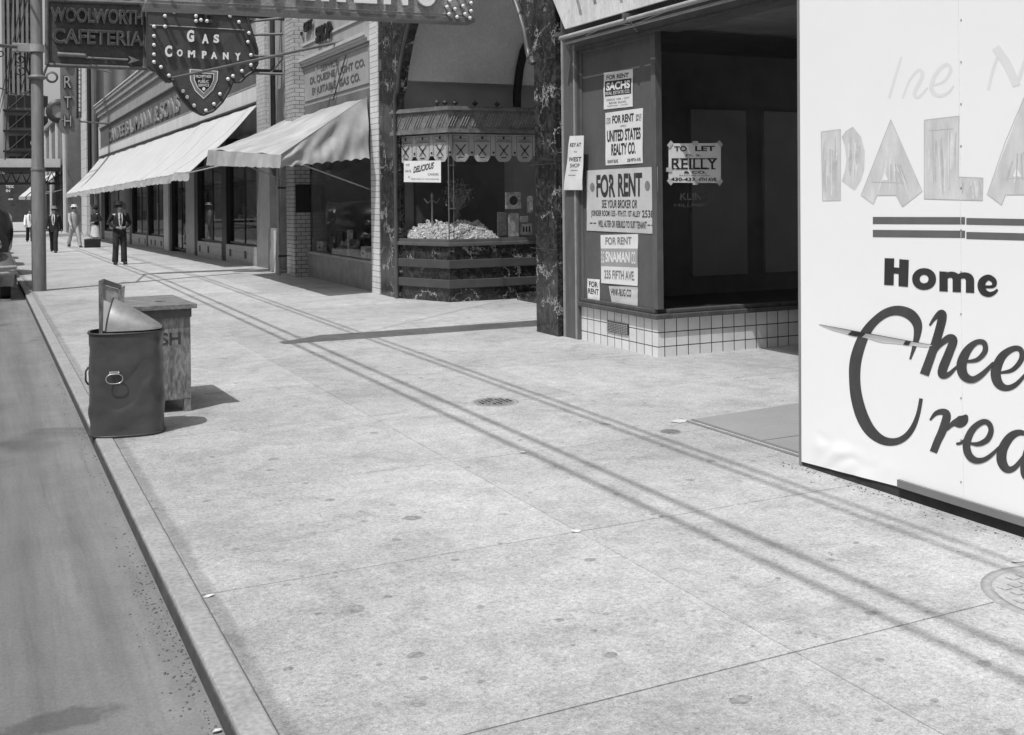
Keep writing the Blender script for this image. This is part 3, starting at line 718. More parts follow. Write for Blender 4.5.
# tilted board over the shop
ob = thing('shop_sign_board', (6.0, 9, 3.78), 'weathered white sign board with grey streaks above the empty shop window', 'sign')
pz0 = on_x(565, 29, 6.19); pz1 = on_x(553, 0, 6.19); pz2 = pz1 + (pz1 - pz0) * .5
MB().prism([pz0, pz2, Vector((6.19, -4, pz2.z)), Vector((6.19, -4, pz0.z))], (.03, 0, 0)).build('board', M('weathered_white_board', 0.66, 0.8, 0.18, 3, fine=.14, stretch=(1, 2, .6)), ob)
MB().box(6.22, 6.5, -4, pz0.y - .1, pz0.z + .1, pz2.z - .05).build('backing', WOODD, ob)
stp = MB()
random.seed(3)
y = pz0.y - .35
for k in range(16):
    w = random.uniform(.05, .10)
    f = .18 + .25 * (k % 3) / 2
    z0_ = pz0.z + (pz2.z - pz0.z) * f; z1_ = pz2.z - .04
    ln = (z1_ - z0_) * .42
    stp.add([(6.1885, y, z0_), (6.1885, y - w, z0_), (6.1885, y - w + ln, z1_), (6.1885, y + ln, z1_)], [(0, 1, 2, 3)])
    y -= random.uniform(.22, .4)
stp.build('painted_stripes', M('stripe_grey', 0.30, 0.8, 0.5, 12, fine=.3), ob)
# display interior behind the side pane
MB().box(SX + .06, 13, RY + .2, 11.3, .40, .44).build('display_floor', FLOORI, vs_)
MB().box(SX + .06, 13, 11.3, 11.38, .44, 3.5).box(12.9, 13, RY + .2, 11.3, .44, 3.5).build('inner_wall', M('vacant_inner_wall', .34, .9, .3, 1.3), vs_)
for x0, x1 in ((on_y(692, 200, 11.24).x, on_y(747, 200, 11.24).x), (on_y(765, 200, 11.24).x, 9.9)):
    MB().box(x0, x1, 11.24, 11.295, on_y(720, 275, 11.24).z, on_y(720, 110, 11.24).z).build('inner_panel', M('vacant_inner_panel', .72, .9, .15, 1.3), vs_)
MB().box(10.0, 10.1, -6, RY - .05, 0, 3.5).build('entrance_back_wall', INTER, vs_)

gt = MB(); text_to(gt, 'KLINE', lambda u, v, h: Vector((u, RY - .003, v)), on_y(680, 190, RY).x, on_y(690, 200, RY).z, on_y(707, 190, RY).x, on_y(690, 193, RY).z, bold=.01); text_to(gt, 'MILLINERY', lambda u, v, h: Vector((u, RY - .003, v)), on_y(674, 190, RY).x, on_y(690, 207, RY).z, on_y(714, 190, RY).x, on_y(690, 203.5, RY).z)
gt.build('window_lettering', M('faded_gilt', .07, .8, .4, 30), vs_)
# posters -----------------------------------------------------------------
PW = M('poster_paper', 0.74, 0.85, 0.05, 6, 0.15, 25, spec=.2)
PG = M('greyed_poster_paper', 0.55, 0.85, 0.08, 5, 0.15, 25, spec=.2)
PI = M('poster_ink', 0.04, 0.7, 0.2, 20)
PIG = M('poster_grey_ink', 0.22, 0.8, 0.2, 20)
def poster(label, corners, planefn, nrm, lines, paper=None, ink=PI, blocks=(), seed=0.0, extra=None, amp=.006):
    paper = paper or PW
    P = [planefn(*c) for c in corners]; ctr = sum(P, Vector()) / 4
    t = thing('poster', (ctr.x, ctr.y, min(p.z for p in P)), label, 'poster', 'rental posters on the vacant shop')
    f0 = quadfn(*P, nrm, 0.004, amp, seed)
    MB().grid(lambda u, v: f0(u, v), 10, 12, -nrm * .0018).build('sheet', paper, t)
    f1 = quadfn(*P, nrm, 0.0068, amp, seed)
    if blocks:
        b = MB()
        for (u0, v0, u1, v1) in blocks: b.grid(lambda u, v: quadfn(*P, nrm, 0.0056, amp, seed)(u0 + (u1 - u0) * u, v0 + (v1 - v0) * v), 8, 3)
        b.build('printed_block', ink, t)
    wht = MB(); blk = MB(); gry = MB()
    for ln in lines:
        txt, u0, v0, u1, v1 = ln[:5]; kw = ln[5] if len(ln) > 5 else {}
        kw = dict(kw); c = kw.pop('c', 'k'); serif = kw.pop('serif', False)
        mb = {'k': blk, 'w': wht, 'g': gry}[c]
        text_to(mb, txt, f1, u0, v0, u1, v1, **kw)
        if serif:
            n = len(txt)
            h = (v1 - v0)
            for i, ch in enumerate(txt):
                if ch == ' ': continue
                ua = u0 + (u1 - u0) * i / n; ub = u0 + (u1 - u0) * (i + 1) / n
                for (p, q) in ((ua, ua + (ub - ua) * .42), (ua + (ub - ua) * .5, ub - (ub - ua) * .06)):
                    if ch in 'YI' : p, q = ua + (ub - ua) * .2, ub - (ub - ua) * .25
                    for vv in (v0, v1 - h * .10):
                        if ch == 'Y' and vv != v0: p, q = ua, ub - (ub - ua) * .05
                        g1 = quadfn(*P, nrm, 0.0074 + .0002 * random.random(), amp, seed)
                        mb.add([g1(p, vv), g1(q, vv), g1(q, vv + h * .10), g1(p, vv + h * .10)], [(0, 1, 2, 3)])
    if blk.f: blk.build('printed_lettering', ink, t)
    if wht.f: wht.build('reversed_lettering', paper, t)
    if gry.f: gry.build('grey_lettering', PIG, t)
    if extra: extra(t, P, f1)
    return t
px_ = lambda x, y: on_x(x, y, SX - .012)
B3 = dict(bold=.03); B2 = dict(bold=.015)
poster('topmost small poster reading FOR RENT SACHS on the grey window', [(604, 73), (633, 69), (633, 106.5), (604, 109.5)], px_, NX,
       [('FOR RENT', .1, .80, .86, .92, B2), ('SACHS', .10, .50, .92, .72, dict(bold=.04, c='w')), ('REAL ESTATE CO.', .08, .38, .92, .47, dict(bold=.01, c='w')),
        ('OFFICE 1204 - CITY', .1, .22, .9, .27), ('BANK BLDG.', .2, .13, .8, .18), ('TELEPHONE', .12, .06, .5, .09), ('COURT', .6, .06, .86, .09)], blocks=[(.05, .35, .96, .76)], seed=1)
poster('poster reading FOR RENT UNITED STATES REALTY CO. below the Sachs one', [(605.5, 113), (643, 108), (643, 163), (606, 165.5)], px_, NX,
       [('FOR RENT', .2, .78, .78, .93, B3), ('STORE', .03, .84, .15, .90), ('ROOM', .03, .78, .15, .83), ('SPACE', .83, .84, .97, .90), ('&C', .83, .78, .97, .83), ('APPLY', .42, .70, .58, .73), ('UNITED STATES', .05, .44, .95, .66, B3), ('REALTY CO.', .17, .18, .82, .40, B3),
        ('GRANT BLDG.', .06, .04, .36, .10, B2), ('238 FIFTH AVE.', .60, .04, .96, .10, B2)], seed=2)
def dots(t, P, f):
    m = MB()
    for cx in (.09, .87):
        n = 14; m.add([f(cx + .035 * math.cos(2 * math.pi * k / n), .72 + .075 * math.sin(2 * math.pi * k / n)) for k in range(n)], [tuple(range(n))])
    m.build('printed_dot', PIG, t)
poster('widest poster with large FOR RENT between two grey dots', [(587, 170.5), (658, 166.5), (658, 234), (587, 230.5)], px_, NX,
       [('FOR', .15, .55, .43, .92, dict(bold=.035)), ('RENT', .47, .56, .80, .92, dict(bold=.035)), ('SEE YOUR BROKER OR', .23, .38, .74, .51, B2),
        ('JOINDER ROOM 1535 - 9TH ST. 1ST ALLEY', .07, .22, .78, .34, B2), ('2538', .80, .24, .95, .35, B2), ('WILL ALTER OR REBUILD TO SUIT TENANT', .18, .07, .86, .18, B2),
        ('--', .05, .12, .15, .135), ('--', .87, .12, .96, .135)], paper=PG, seed=3, extra=dots, amp=.008)
poster('poster with white SNAMAN on a grey band and 235 FIFTH AVE.', [(601, 235), (638, 234), (638, 286), (601.5, 283)], px_, NX,
       [('FOR RENT', .14, .80, .84, .95, dict(bold=.02, c='g')), ('SNAMAN', .14, .44, .80, .66, dict(bold=.03, c='w')), ('E.G.', .02, .42, .11, .66, dict(bold=.01, c='w')), ('CO.', .84, .42, .97, .66, dict(bold=.01, c='w')),
        ('235 FIFTH AVE.', .10, .10, .92, .28, dict(bold=.02, c='g'))], ink=M('poster_grey_band', 0.34, .8, .1, 10), blocks=[(.0, .36, 1, .72)], seed=4)
poster('lowest ragged poster reading HINK-BUG CO just above the sill', [(609, 286), (638, 287), (638, 306), (612, 302)], px_, NX,
       [('HINK-BUG CO', .06, .45, .78, .85, B2)], paper=PG, seed=5, amp=.006)
poster('tiny poster reading FOR RENT low in the left corner of the window', [(587.5, 278.5), (600, 279.5), (600, 301), (588, 299)], px_, NX,
       [('FOR', .15, .62, .85, .88, B2), ('RENT', .08, .28, .92, .54, B2)], seed=6)
def tape(t, P, f):
    m = MB()
    for (u, v, a) in ((.02, .98, .8), (.98, .98, -.8), (.02, .02, -.8), (.98, .02, .8), (.5, 1.0, 0), (.5, 0, 0), (0, .33, 0)):
        c = f(u, v); ex = (P[1] - P[0]).normalized(); ez = Vector((0, 0, 1))
        d1 = ex * math.cos(a) + ez * math.sin(a); d2 = ez * math.cos(a) - ex * math.sin(a)
        m.add([c + d1 * sx * .036 + d2 * sy * .022 + NY * .004 for sx, sy in ((-1, -1), (1, -1), (1, 1), (-1, 1))], [(0, 1, 2, 3)])
    m.build('tape', M('paper_tape', .62, .8, .1), t)
poster('square poster reading TO LET REILLY taped by its corners to the dark side pane', [(668.5, 143.5), (720.5, 143), (720.5, 183), (668.5, 182.5)], lambda x, y: on_y(x, y, RY - .004), NY,
       [('TO', .10, .80, .34, .93, B3), ('LET', .50, .80, .88, .93, B3), ('D. S.', .32, .67, .62, .72, B2), ('REILLY', .05, .34, .93, .62, dict(bold=.012, serif=True)), ('& CO.', .28, .23, .72, .30, B3),
        ('BARGAINS PLACED', .2, .17, .78, .20), ('430-432', .04, .04, .50, .13, B3), ('4TH AVE.', .56, .04, .93, .13, B3)], paper=M('clean_poster_paper', .9, .8, .03, 6), seed=7, extra=tape)
poster('long narrow paper notice with WEST hanging from the post left of the window', [(570, 136), (584, 135.5), (582.5, 190), (564, 190)], lambda x, y: on_x(x, y, 6.345), NX,
       [('KEY AT', .12, .80, .85, .87, B2), ('TO', .4, .69, .6, .72), ('WEST', .1, .53, .9, .61, B2), ('SHOP', .25, .42, .80, .49), ('------', .3, .36, .7, .37), ('-----', .2, .27, .6, .28)], seed=8, amp=.012)

# ================================================================== CANDY SHOP WITH ARCHED MARBLE FRONT
cs = thing('candy_shop', (6.3, 14.7, 0), 'dark veined marble arched candy shop front with recessed vestibule', 'shop front')
AX0 = 6.30; yR = ypl + .012; yL = yx(379, 6.28)
cY = 14.66
half = [(2.53, 0), (2.53, 3.38), (2.47, 3.46), (2.41, 3.47), (2.36, 3.62), (2.28, 3.85), (2.12, 4.12), (1.96, 4.36), (1.72, 4.62), (1.4, 4.86), (.95, 5.1), (.5, 5.22), (0, 5.27)]
prof = [(cY - a, z) for a, z in half] + [(cY + a, z) for a, z in reversed(half[:-1])]
fcd = MB()
# facade slab with arched opening, as front/back polygons plus reveals
outer = [(yR, 0), (yR, 9.0), (yL, 9.0), (yL, 0)]
loop = [(yR, 0)] + prof + [(yL, 0), (yL, 9), (yR, 9)]
fcd.prism([(AX0, y, z) for y, z in loop], (.15, 0, 0))
fcd.build('marble_facade', MARBLE, cs)
jn = MB()
for z in (1.05, 2.1, 3.4): jn.box(AX0 - .002, AX0, yR, yR + .72, z, z + .008)
jn.box(AX0 - .002, AX0, yL - .25, yL - .242, 0, 6); jn.build('marble_joints', DARKM, cs)
# plate marks on the left pier
MB().box(AX0 - .012, AX0, yL - .17, yL - .09, 3.9, 4.1).build('wall_plate', MIDM, cs)
# arch reveal lining (rounded moulding)
ml = MB(); ml.tube([(AX0 - .012, y, z) for y, z in prof[1:]], .035, 8); ml.build('arch_moulding', M('arch_bronze', 0.09, 0.35, 0.2, 5), cs)
# vestibule
zw = on_y(449, 82, 17.25).z
MB().box(AX0 + .15, 9.6, 17.45, 17.6, 0, zw - .001).build('lower_wall', PLASTD, cs)
MB().box(AX0 + .15, 9.6, 17.25, 17.6, zw, 6).build('upper_wall', PLAST, cs)
MB().box(9.6, 9.8, 12.0, 17.6, 0, 6).build('inner_wall', PLAST, cs)
MB().box(AX0 + .15, 9.6, 12.0, 12.25, 0, 6).build('side_wall', PLAST, cs)
MB().box(AX0 + .15, 9.8, 12.0, 17.6, 6.0, 6.2).build('ceiling', PLAST, cs)
MB().box(7.9, 9.6, 13.0, 15.9, 0, .12).build('entrance_step', MARBLE, cs)
at = MB(); pts = [on_y(517, 108, 17.2), on_y(517, 92, 17.2), on_y(518, 84, 17.2), on_y(520, 68, 17.2), on_y(523.5, 52, 17.2), on_y(528, 42, 17.2), on_y(536, 38, 17.2), on_y(545, 44, 17.2), on_y(552, 66, 17.2)]
at.tube(pts, .075, 10); at.build('inner_arch_trim', BLACK, cs)
# display case (vitrine)
V = [(6.27, 17.3), (6.79, 16.1), (8.45, 16.05), (8.45, 17.44), (6.45, 17.44)]
vc_ = thing('display_case', (7.4, 16.8, 0), 'glazed candy display case on banded marble base with scalloped valance', 'display case')
def inset(d):
    c = Vector((7.4, 17.0)); P = []
    n = len(V)
    for i in range(n):
        p = Vector(V[i]); a = Vector(V[i - 1]); b = Vector(V[(i + 1) % n])
        e1 = (p - a).normalized(); e2 = (b - p).normalized()
        n1 = Vector((-e1.y, e1.x)); n2 = Vector((-e2.y, e2.x))
        bis = (n1 + n2).normalized(); k = d / max(.3, bis.dot(n1)); P.append(p + bis * k)
    return P
def ring(mb, d, z0, z1):
    mb.prism([(p.x, p.y, z0) for p in inset(d)], (0, 0, z1 - z0)); return mb
ring(MB(), .02, 0, .93).build('marble_base', MARBLE, vc_)
bd = MB(); ring(bd, -.02, .22, .36); ring(bd, -.02, .54, .68); bd.build('base_band', M('bronze_band', 0.07, 0.4, 0.2, 3), vc_, bevel=.01)
ring(MB(), -.035, .90, .96).build('sill', M('bronze_sill', 0.11, 0.35, 0.2, 3), vc_, bevel=.01)
ring(MB(), .0, .961, 1.01).build('sill_rail', M('bronze_sill', 0.11), vc_)
ip = inset(.05)
gl = MB()
for i in (0, 1): gl.prism([(ip[i].x, ip[i].y, 1.0), (ip[i + 1].x, ip[i + 1].y, 1.0), (ip[i + 1].x, ip[i + 1].y, 2.74), (ip[i].x, ip[i].y, 2.74)], (.0, .006, 0))
gl.build('pane', GLASS, vc_)
fm = MB()
fm.tube([(ip[1].x - .02, ip[1].y - .02, 1.0), (ip[1].x - .02, ip[1].y - .02, 2.74)], .012, 8)
fm.tube([(ip[1].x + .07, ip[1].y - .01, 1.0), (ip[1].x + .07, ip[1].y - .01, 2.74)], .008, 8)
for z in (1.5, 2.2): fm.box(ip[1].x - .03, ip[1].x + .09, ip[1].y - .03, ip[1].y - .005, z, z + .02)
fm.tube([(ip[0].x, ip[0].y - .03, 1.0), (ip[0].x, ip[0].y - .03, 2.74)], .03, 8)
fm.build('mullion', M('polished_bronze', 0.22, 0.3, 0.2, 8, metal=.5), vc_)
cn = MB(); ring(cn, -.03, 2.741, 2.80); ring(cn, .0, 2.801, 3.10); ring(cn, -.04, 3.101, 3.14); ring(cn, -.01, 3.141, 3.17)
cn.build('cornice', M('carved_bronze_cornice', 0.17, 0.5, 0.3, 6, 0.5, 25, fine=.25), vc_)
# chevron relief on the cornice
cv = MB()
def edge_pt(i, t, z, d): P = inset(d); a, b = P[i], P[i + 1]; q = a + (b - a) * t; return Vector((q.x, q.y, z))
for i, n in ((0, 5), (1, 8)):
    for k in range(n):
        for j in range(3):
            a0 = (k + j * .22) / n; a1 = a0 + .5 / n
            if a1 > 1: continue
            cv.tube([edge_pt(i, a0, 2.84, -.006), edge_pt(i, min(1, a0 + .5 / n), 3.06, -.006)], .008, 5)
cv.build('chevron_relief', M('relief_bronze', 0.26, 0.5, 0.3, 8), vc_)
fi = MB()
for px in (437, 445, 455, 475, 497):
    p = on_y(px, 107, 16.35); fi.lathe((p.x, p.y, 3.17), [(.025, 0), (.02, .04), (.05, .06), (.05, .08), (.02, .10), (.0, .13)], 8)
fi.build('finial', DARKM, vc_)
# valance: scalloped printed cloth
def valance(i, n, d=.075):
    vs = []; fs = []
    m = n * 12; P = inset(d); a, b = P[i], P[i + 1]
    mb = MB(); ink = MB()
    for k in range(m + 1):
        t = k / m; q = a + (b - a) * t; ph = (t * n) % 1
        lo = 2.37 - (.10 * min(1, max(0, (math.sin(ph * math.pi) - .25) * 2)))
        w = .004 * math.sin(t * 40)
        vs += [(q.x - w, q.y - w, 2.72), (q.x - w, q.y - w, lo)]
    fs = [(2 * k, 2 * k + 1, 2 * k + 3, 2 * k + 2) for k in range(m)]
    mb.add(vs, fs)
    mb.add([(v[0] + .004, v[1] + .006, v[2]) for v in vs], [tuple(reversed(f)) for f in fs])
    nrm = Vector(((b - a).y, -(b - a).x)).normalized()
    if nrm.y > 0: nrm = -nrm
    def F(t, z, o=.012): q = a + (b - a) * t; return Vector((q.x + nrm.x * o, q.y + nrm.y * o, z))
    L_ = (b - a).length
    def bar(t0, z0, t1, z1, w): # ink stroke
        dt, dz = (t1 - t0) * L_, z1 - z0; l = math.hypot(dt, dz); nt, nz = -dz / l * w / L_, dt / l * w
        o = .011 + random.uniform(0, .004)
        ink.add([F(t0 - nt, z0 - nz, o), F(t1 - nt, z1 - nz, o), F(t1 + nt, z1 + nz, o), F(t0 + nt, z0 + nz, o)], [(0, 1, 2, 3)])
    def disc(t, z, r):
        o = .011 + random.uniform(0, .003); ink.add([F(t + r * math.cos(x * .628) / L_, z + r * math.sin(x * .628), o) for x in range(10)], [tuple(range(10))])
    for k in range(n):
        t = (k + .5) / n; w = 1 / n
        bar(t - .22 * w, 2.55, t + .18 * w, 2.37, .009); bar(t + .22 * w, 2.55, t - .18 * w, 2.37, .009); disc(t, 2.46, .022)
        bar(t - .12 * w, 2.34, t + .12 * w, 2.34, .008); disc(t, 2.665, .022)
        disc(k / n + .02 * w, 2.42, .02)
        bar(t - .38 * w, 2.70, t - .38 * w, 2.34, .003); bar(t + .38 * w, 2.70, t + .38 * w, 2.34, .003)
        bar(t - .36 * w, 2.60, t + .36 * w, 2.60, .004)
        for z in (2.69, 2.64, 2.62): bar(t - .3 * w, z, t + .3 * w, z, .0025)
    return mb, ink
va, ia = valance(0, 3); vb, ib = valance(1, 4)
va.v += []; o_ = len(va.v)
va.add(vb.v, vb.f); ia.add(ib.v, ib.f)
vo2 = va.build('valance', VALM, vc_); ia.build('printed_pattern', PI, vo2)
ring(MB(), .12, .94, .965).build('display_deck', M('display_cloth', .35, .9, .1), vc_)
MB().box(6.7, 8.4, 17.36, 17.43, .97, 2.74).build('back_panel', INTER, vc_)
# heap of wrapped sweets
hp = MB(); random.seed(11)
xL = on_y(497, 235, 16.25).x
for i in range(1700):
    t = random.random(); dep = random.uniform(.0, .45)
    if t < .42:
        q_ = ip[0].lerp(ip[1], .30 + .70 * t / .42); bx_, by_ = q_.x + .05, q_.y + .07
    else: bx_, by_ = ip[1].x + (xL - ip[1].x) * (t - .42) / .58, ip[1].y + .07
    hgt = .31 * min(1, .35 + t * 3.0) * min(1, .55 + (1 - t) * 4)
    zz = .985 + hgt * (dep / .45) ** .7 * random.uniform(.6, 1.0)
    s = random.uniform(.011, .030)
    b = MB().box(-s * 1.3, s * 1.3, -s, s, -s * .35, s * .35)
    rot = Matrix.Rotation(random.uniform(0, 6.3), 4, 'Z') @ Matrix.Rotation(random.uniform(-1.2, 1.2), 4, 'X') @ Matrix.Rotation(random.uniform(-.8, .8), 4, 'Y')
    hp.add([rot @ Vector(v) + Vector((bx_, by_ + dep, zz)) for v in b.v], b.f)
tag(hp.build('candy_heap', M('wrapped_candy', 0.9, 0.4, 0.2, 14, fine=.2, isl=.42)), 'low bright heap of wrapped candy spread along the display window', 'candy', kind='stuff')
# stand, flowers, pictures inside the case
fl = thing('flower_stand', (7.22, 16.75, .97), 'tall dried flower bouquet on a slim stand behind the candy', 'flowers')
MB().lathe((7.22, 16.75, .97), [(.09, 0), (.03, .04), (.02, .3), (.06, .42), (.03, .5)], 12).build('vase', MIDM, fl)
fb = MB()
for i in range(240):
    d = Vector((random.gauss(0, 1), random.gauss(0, 1), random.gauss(0, 1))).normalized() * random.uniform(.1, .30)
    fb.ball((7.22 + d.x, 16.75 + d.y, 1.75 + d.z * .9), random.uniform(.008, .02), 5)
    if i % 3 == 0: fb.tube([(7.22, 16.75, 1.45), (7.22 + d.x, 16.75 + d.y, 1.75 + d.z * .9)], .003, 4)
fb.build('blossoms', M('dry_blossom', .34, .9, .4, 20), fl)
cx_ = on_y(432, 200, 16.75).x
st = thing('candelabrum', (cx_, 16.75, .97), 'slim branching stand at the left end of the candy display', 'stand')
MB().lathe((cx_, 16.75, .97), [(.08, 0), (.02, .03), (.015, .7), (.03, .75), (.01, .8)], 10).build('stem', M('silver_stand', .4, .3, .2, 8, metal=.7), st)
ar = MB()
for s in (-1, 1): ar.tube([(cx_, 16.75, 1.65), (cx_ + s * .08, 16.75, 1.60), (cx_ + s * .14, 16.75, 1.68)], .01, 6)
ar.build('branch', M('silver_stand', .4), st)
for k, (pa, pb, pc_, pd, c, lb) in enumerate(((506, 192, 521, 209, .45, 'framed picture card upright at the back right of the case'), (509, 213, 519, 237, .34, 'patterned narrow box right of the candy heap'),
                                    (519.5, 216, 528, 222.5, .7, 'small pale tag just above the lettered card in the case'), (520.5, 223.5, 532, 235, .5, 'small price card with dark figures low in the case'),
                                    (498, 212, 507, 236.5, .10, 'dark rounded gift box next to the candy heap'), (528, 196, 533, 213, .55, 'pale ruffled package at the far right edge of the case'))):
    y = 16.24 + .03 * k; A_ = on_y(pa, pd, y); B_ = on_y(pb and pc_, pb, y)
    x0, x1, z0, z1 = A_.x, B_.x, max(.985, A_.z), B_.z; w, h = x1 - x0, z1 - z0
    o = thing('display_box', (x0 + w / 2, y, z0), lb, 'display item')
    MB().box(x0, x1, y, y + .04, z0, z1).build('box', M('display_item_%d' % int(c * 100), min(.8, c * 1.5), .6, .5, 14, fine=.3), o, bevel=.008)
    if k in (0, 3):
        m = MB()
        if k == 0: m.lathe((x0 + w * .5, y - .004, z0 + h * .5), [(w * .28, 0), (w * .28, .003)], 10, 'y')
        else:
            for a_ in (.2, .45, .7): m.box(x0 + w * a_, x0 + w * (a_ + .14), y - .004, y - .001, z0 + h * .25, z0 + h * .75)
        m.build('printed_mark', PI, o)
pc = [(404.5, 161), (441.5, 160.5), (441.5, 182.5), (404.5, 182)]
def vplane(px, py):   # point on the oblique left pane
    a, b = ip[0], ip[1]; e = (b - a).normalized(); nn = Vector((e.y, -e.x)); r = ray(px, py)
    t = (nn.x * a.x + nn.y * a.y) / (nn.x * r.x + nn.y * r.y); return Vector((r.x * t, r.y * t, H + r.z * t))
e = (ip[1] - ip[0]).normalized(); vn = Vector((e.y, -e.x, 0));
if vn.y > 0: vn = -vn
pst = poster('white show card with slanting script word in the candy window', pc, lambda x, y: vplane(x, y) + vn * .01, vn,
       [('WE', .05, .76, .16, .86), ('HAVE', .04, .46, .20, .58), ('A', .12, .2, .17, .3), ('DELICIOUS', .26, .42, .82, .72, dict(bold=.03, shear=.3, rise=.22, c='k')), ('CANDIES', .66, .32, .94, .42), ('FRESH DAILY AT OUR COUNTER', .2, .12, .95, .18)], seed=9, amp=.002)
pst['group'] = 'cards in the candy window'; pst['category'] = 'show card'

# ================================================================== PROJECTING CANDY SIGN (…ENS), perpendicular to the street
yS = 11.6
sA = on_y(147, 5, yS); sB = on_y(473, 20, yS)
sn = thing('projecting_sign', (3.4, yS, 3.7), 'long speckled steel sign cut by the top edge, with white letter feet and bulbs', 'sign')
hS = 1.25
d_ = sB - sA
MB().prism([sA, sB, sB + Vector((0, 0, hS)), sA + Vector((0, 0, hS))], (0, .22, 0)).build('sign_box', SIGNST, sn, bevel=.01)
u_ = d_.normalized()
MB().prism([sA + Vector((-.02, -.02, -.03)), sB + Vector((.02, -.02, -.03)), sB + Vector((.02, -.02, .015)), sA + Vector((-.02, -.02, .015))], (0, .26, 0)).build('bottom_rail', MIDM, sn)
MB().prism([sA + Vector((-.02, -.006, .05)), sB + Vector((-.1, -.006, .05)), sB + Vector((-.1, -.006, .062)), sA + Vector((-.02, -.006, .062))], (0, .0055, 0)).build('face_rib', LTM, sn)
def sfn(u, v, h): q = sA + d_ * u; return Vector((q.x, yS - .04 - h, q.z + v))
lt = MB()
# visible letters sit between px 245 and 435 of the face
for ch, a_, b_ in (('V', 250, 275), ('E', 282, 303), ('R', 309.5, 334), ('E', 343, 366), ('N', 374, 399), ('S', 408, 432), ('E', 222, 243), ('S', 190, 214)):
    ua = (a_ - 147) / (473 - 147); ub = (b_ - 147) / (473 - 147)
    text_to(lt, ch, sfn, ua, .125, ub, .95, bold=.05, ext=.02)
build_split(lt, 'letter', LETW, sn)
bl = MB()
random.seed(5)
bm_ = MB()
for i, (px, py) in enumerate([(450, 1), (458, -4), (466, -2), (455, 9), (463, 6), (471, 3), (449, 14), (457, 17), (465, 14), (471, 11), (447, 7), (470, 18)]):
    p = on_y(px, py, yS - .05)
    MB().ball((p.x, p.y, p.z), .022, 8, (1, 1.4, 1)).build('bulb', BULB, sn)
    MB().tube([(p.x, yS, p.z), (p.x, p.y + .02, p.z)], .016, 8).build('bulb_socket', DARKM, sn)
MB().tube([(6.3, 12.0, 4.6), (sB.x - .3, yS + .1, 4.6)], .03, 8).tube([(6.3, 12.0, 6.5), (3.0, yS + .1, 4.95)], .012, 6).build('support_rod', DARKM, sn)

# ================================================================== SHOP 2 (utility service shop)
s2 = thing('service_shop', (6.35, 20.6, 0), 'narrow shop with painted gas company sign panel above its sagging awning', 'shop front')
yT0, yT1 = yx(379, 6.28) + .003, yx(371.5, 6.28)
yB0, yB1 = 22.85, 23.5
MB().box(6.28, 6.6, yT0, yT1, 0, 7.0).build('tiled_strip', mat_tile('white_pier_tile', 'x', 3.0, 0.10, 0.80, 0.2, 0.010, off=(1.2, 0)), s2)
MB().box(6.35, 6.6, yT1, yB0, 0, .50).build('bulkhead', STONEB, s2)
MB().box(6.31, 6.62, yT1 + .001, yB0 - .001, .501, .55).build('sill', LTM, s2)
MB().box(6.40, 6.406, yT1, yB0, .55, 3.0).build('pane', GLASS, s2)
MB().box(6.3, 6.5, yT1, yB0, 3.0, 3.66).build('transom', INTER, s2)
MB().box(6.36, 6.44, yT1, yT1 + .06, .55, 3.0).build('window_frame', DARKM, s2)
MB().box(6.05, 6.4, yB0, yB1, gz(23), 7.2).build('glazed_brick_pier', mat_tile('grey_glazed_brick', 'x', 0.21, 0.088, 0.46, 0.10, 0.013, brick=True), s2)
MB().box(6.075, 6.398, yB0 - .03, yB0 - .002, 1.38, 1.98).build('black_plaque', BLACK, s2, bevel=.01)
MB().box(6.30, 6.5, yT1, yB0, 3.661, 4.50).build('sign_panel', SIGNP, s2)
fp = MB().box(6.275, 6.299, yT1 + .05, yB0 - .05, 4.44, 4.47).box(6.275, 6.299, yT1 + .05, yB0 - .05, 3.75, 3.77).box(6.275, 6.299, yT1 + .05, yT1 + .08, 3.77, 4.44).box(6.275, 6.299, 21.85, 21.9, 3.77, 4.44)
fp.build('panel_moulding', M('moulding_paint', .34, .6, .1), s2)
lp = MB()
fA = lambda u, v, h: Vector((6.297 - .002, u, v))
def up(px): return yx(px, 6.30)
text_to(lp, 'SERVICE', lambda u, v, h: Vector((6.292, u, v)), on_x(321, 66, 6.3).y, 4.28, on_x(338, 60, 6.3).y, 4.40, bold=.01)
text_to(lp, 'DUQUESNE  LIGHT CO.', lambda u, v, h: Vector((6.292, u, v)), up(312), 4.06, up(367), 4.23, bold=.025)
text_to(lp, 'EQUITABLE  GAS CO.', lambda u, v, h: Vector((6.292, u, v)), up(314), 3.82, up(362), 4.0, bold=.025)
for k, s in enumerate(('OPEN', 'DAILY', 'BILLS', 'PAID')): text_to(lp, s, lambda u, v, h: Vector((6.292, u, v)), up(299), 4.25 - .12 * k, up(306), 4.33 - .12 * k, bold=.01)
lp.build('painted_lettering', SIGNT, s2)
cb = MB().box(6.24, 6.5, yT1, yB0, 4.501, 4.56).box(6.18, 6.5, yT1, yB0, 4.60, 4.66).box(6.2, 6.5, yT1, yB0, 4.56, 4.60)
cb.build('cornice', BANDW, s2)
MB().box(6.30, 6.5, yT1, yB0, 4.661, 6.6).build('upper_panel', M('mottled_upper_panel', .36, .7, .15, 3, fine=.1), s2)
MB().box(6.27, 6.299, yT1, yB0, 4.95, 4.99).box(6.27, 6.299, yT1, yB0, 6.2, 6.25).box(6.27, 6.299, yT1 + .1, yT1 + .14, 4.99, 6.2).build('upper_moulding', BANDW, s2)
ls = MB()
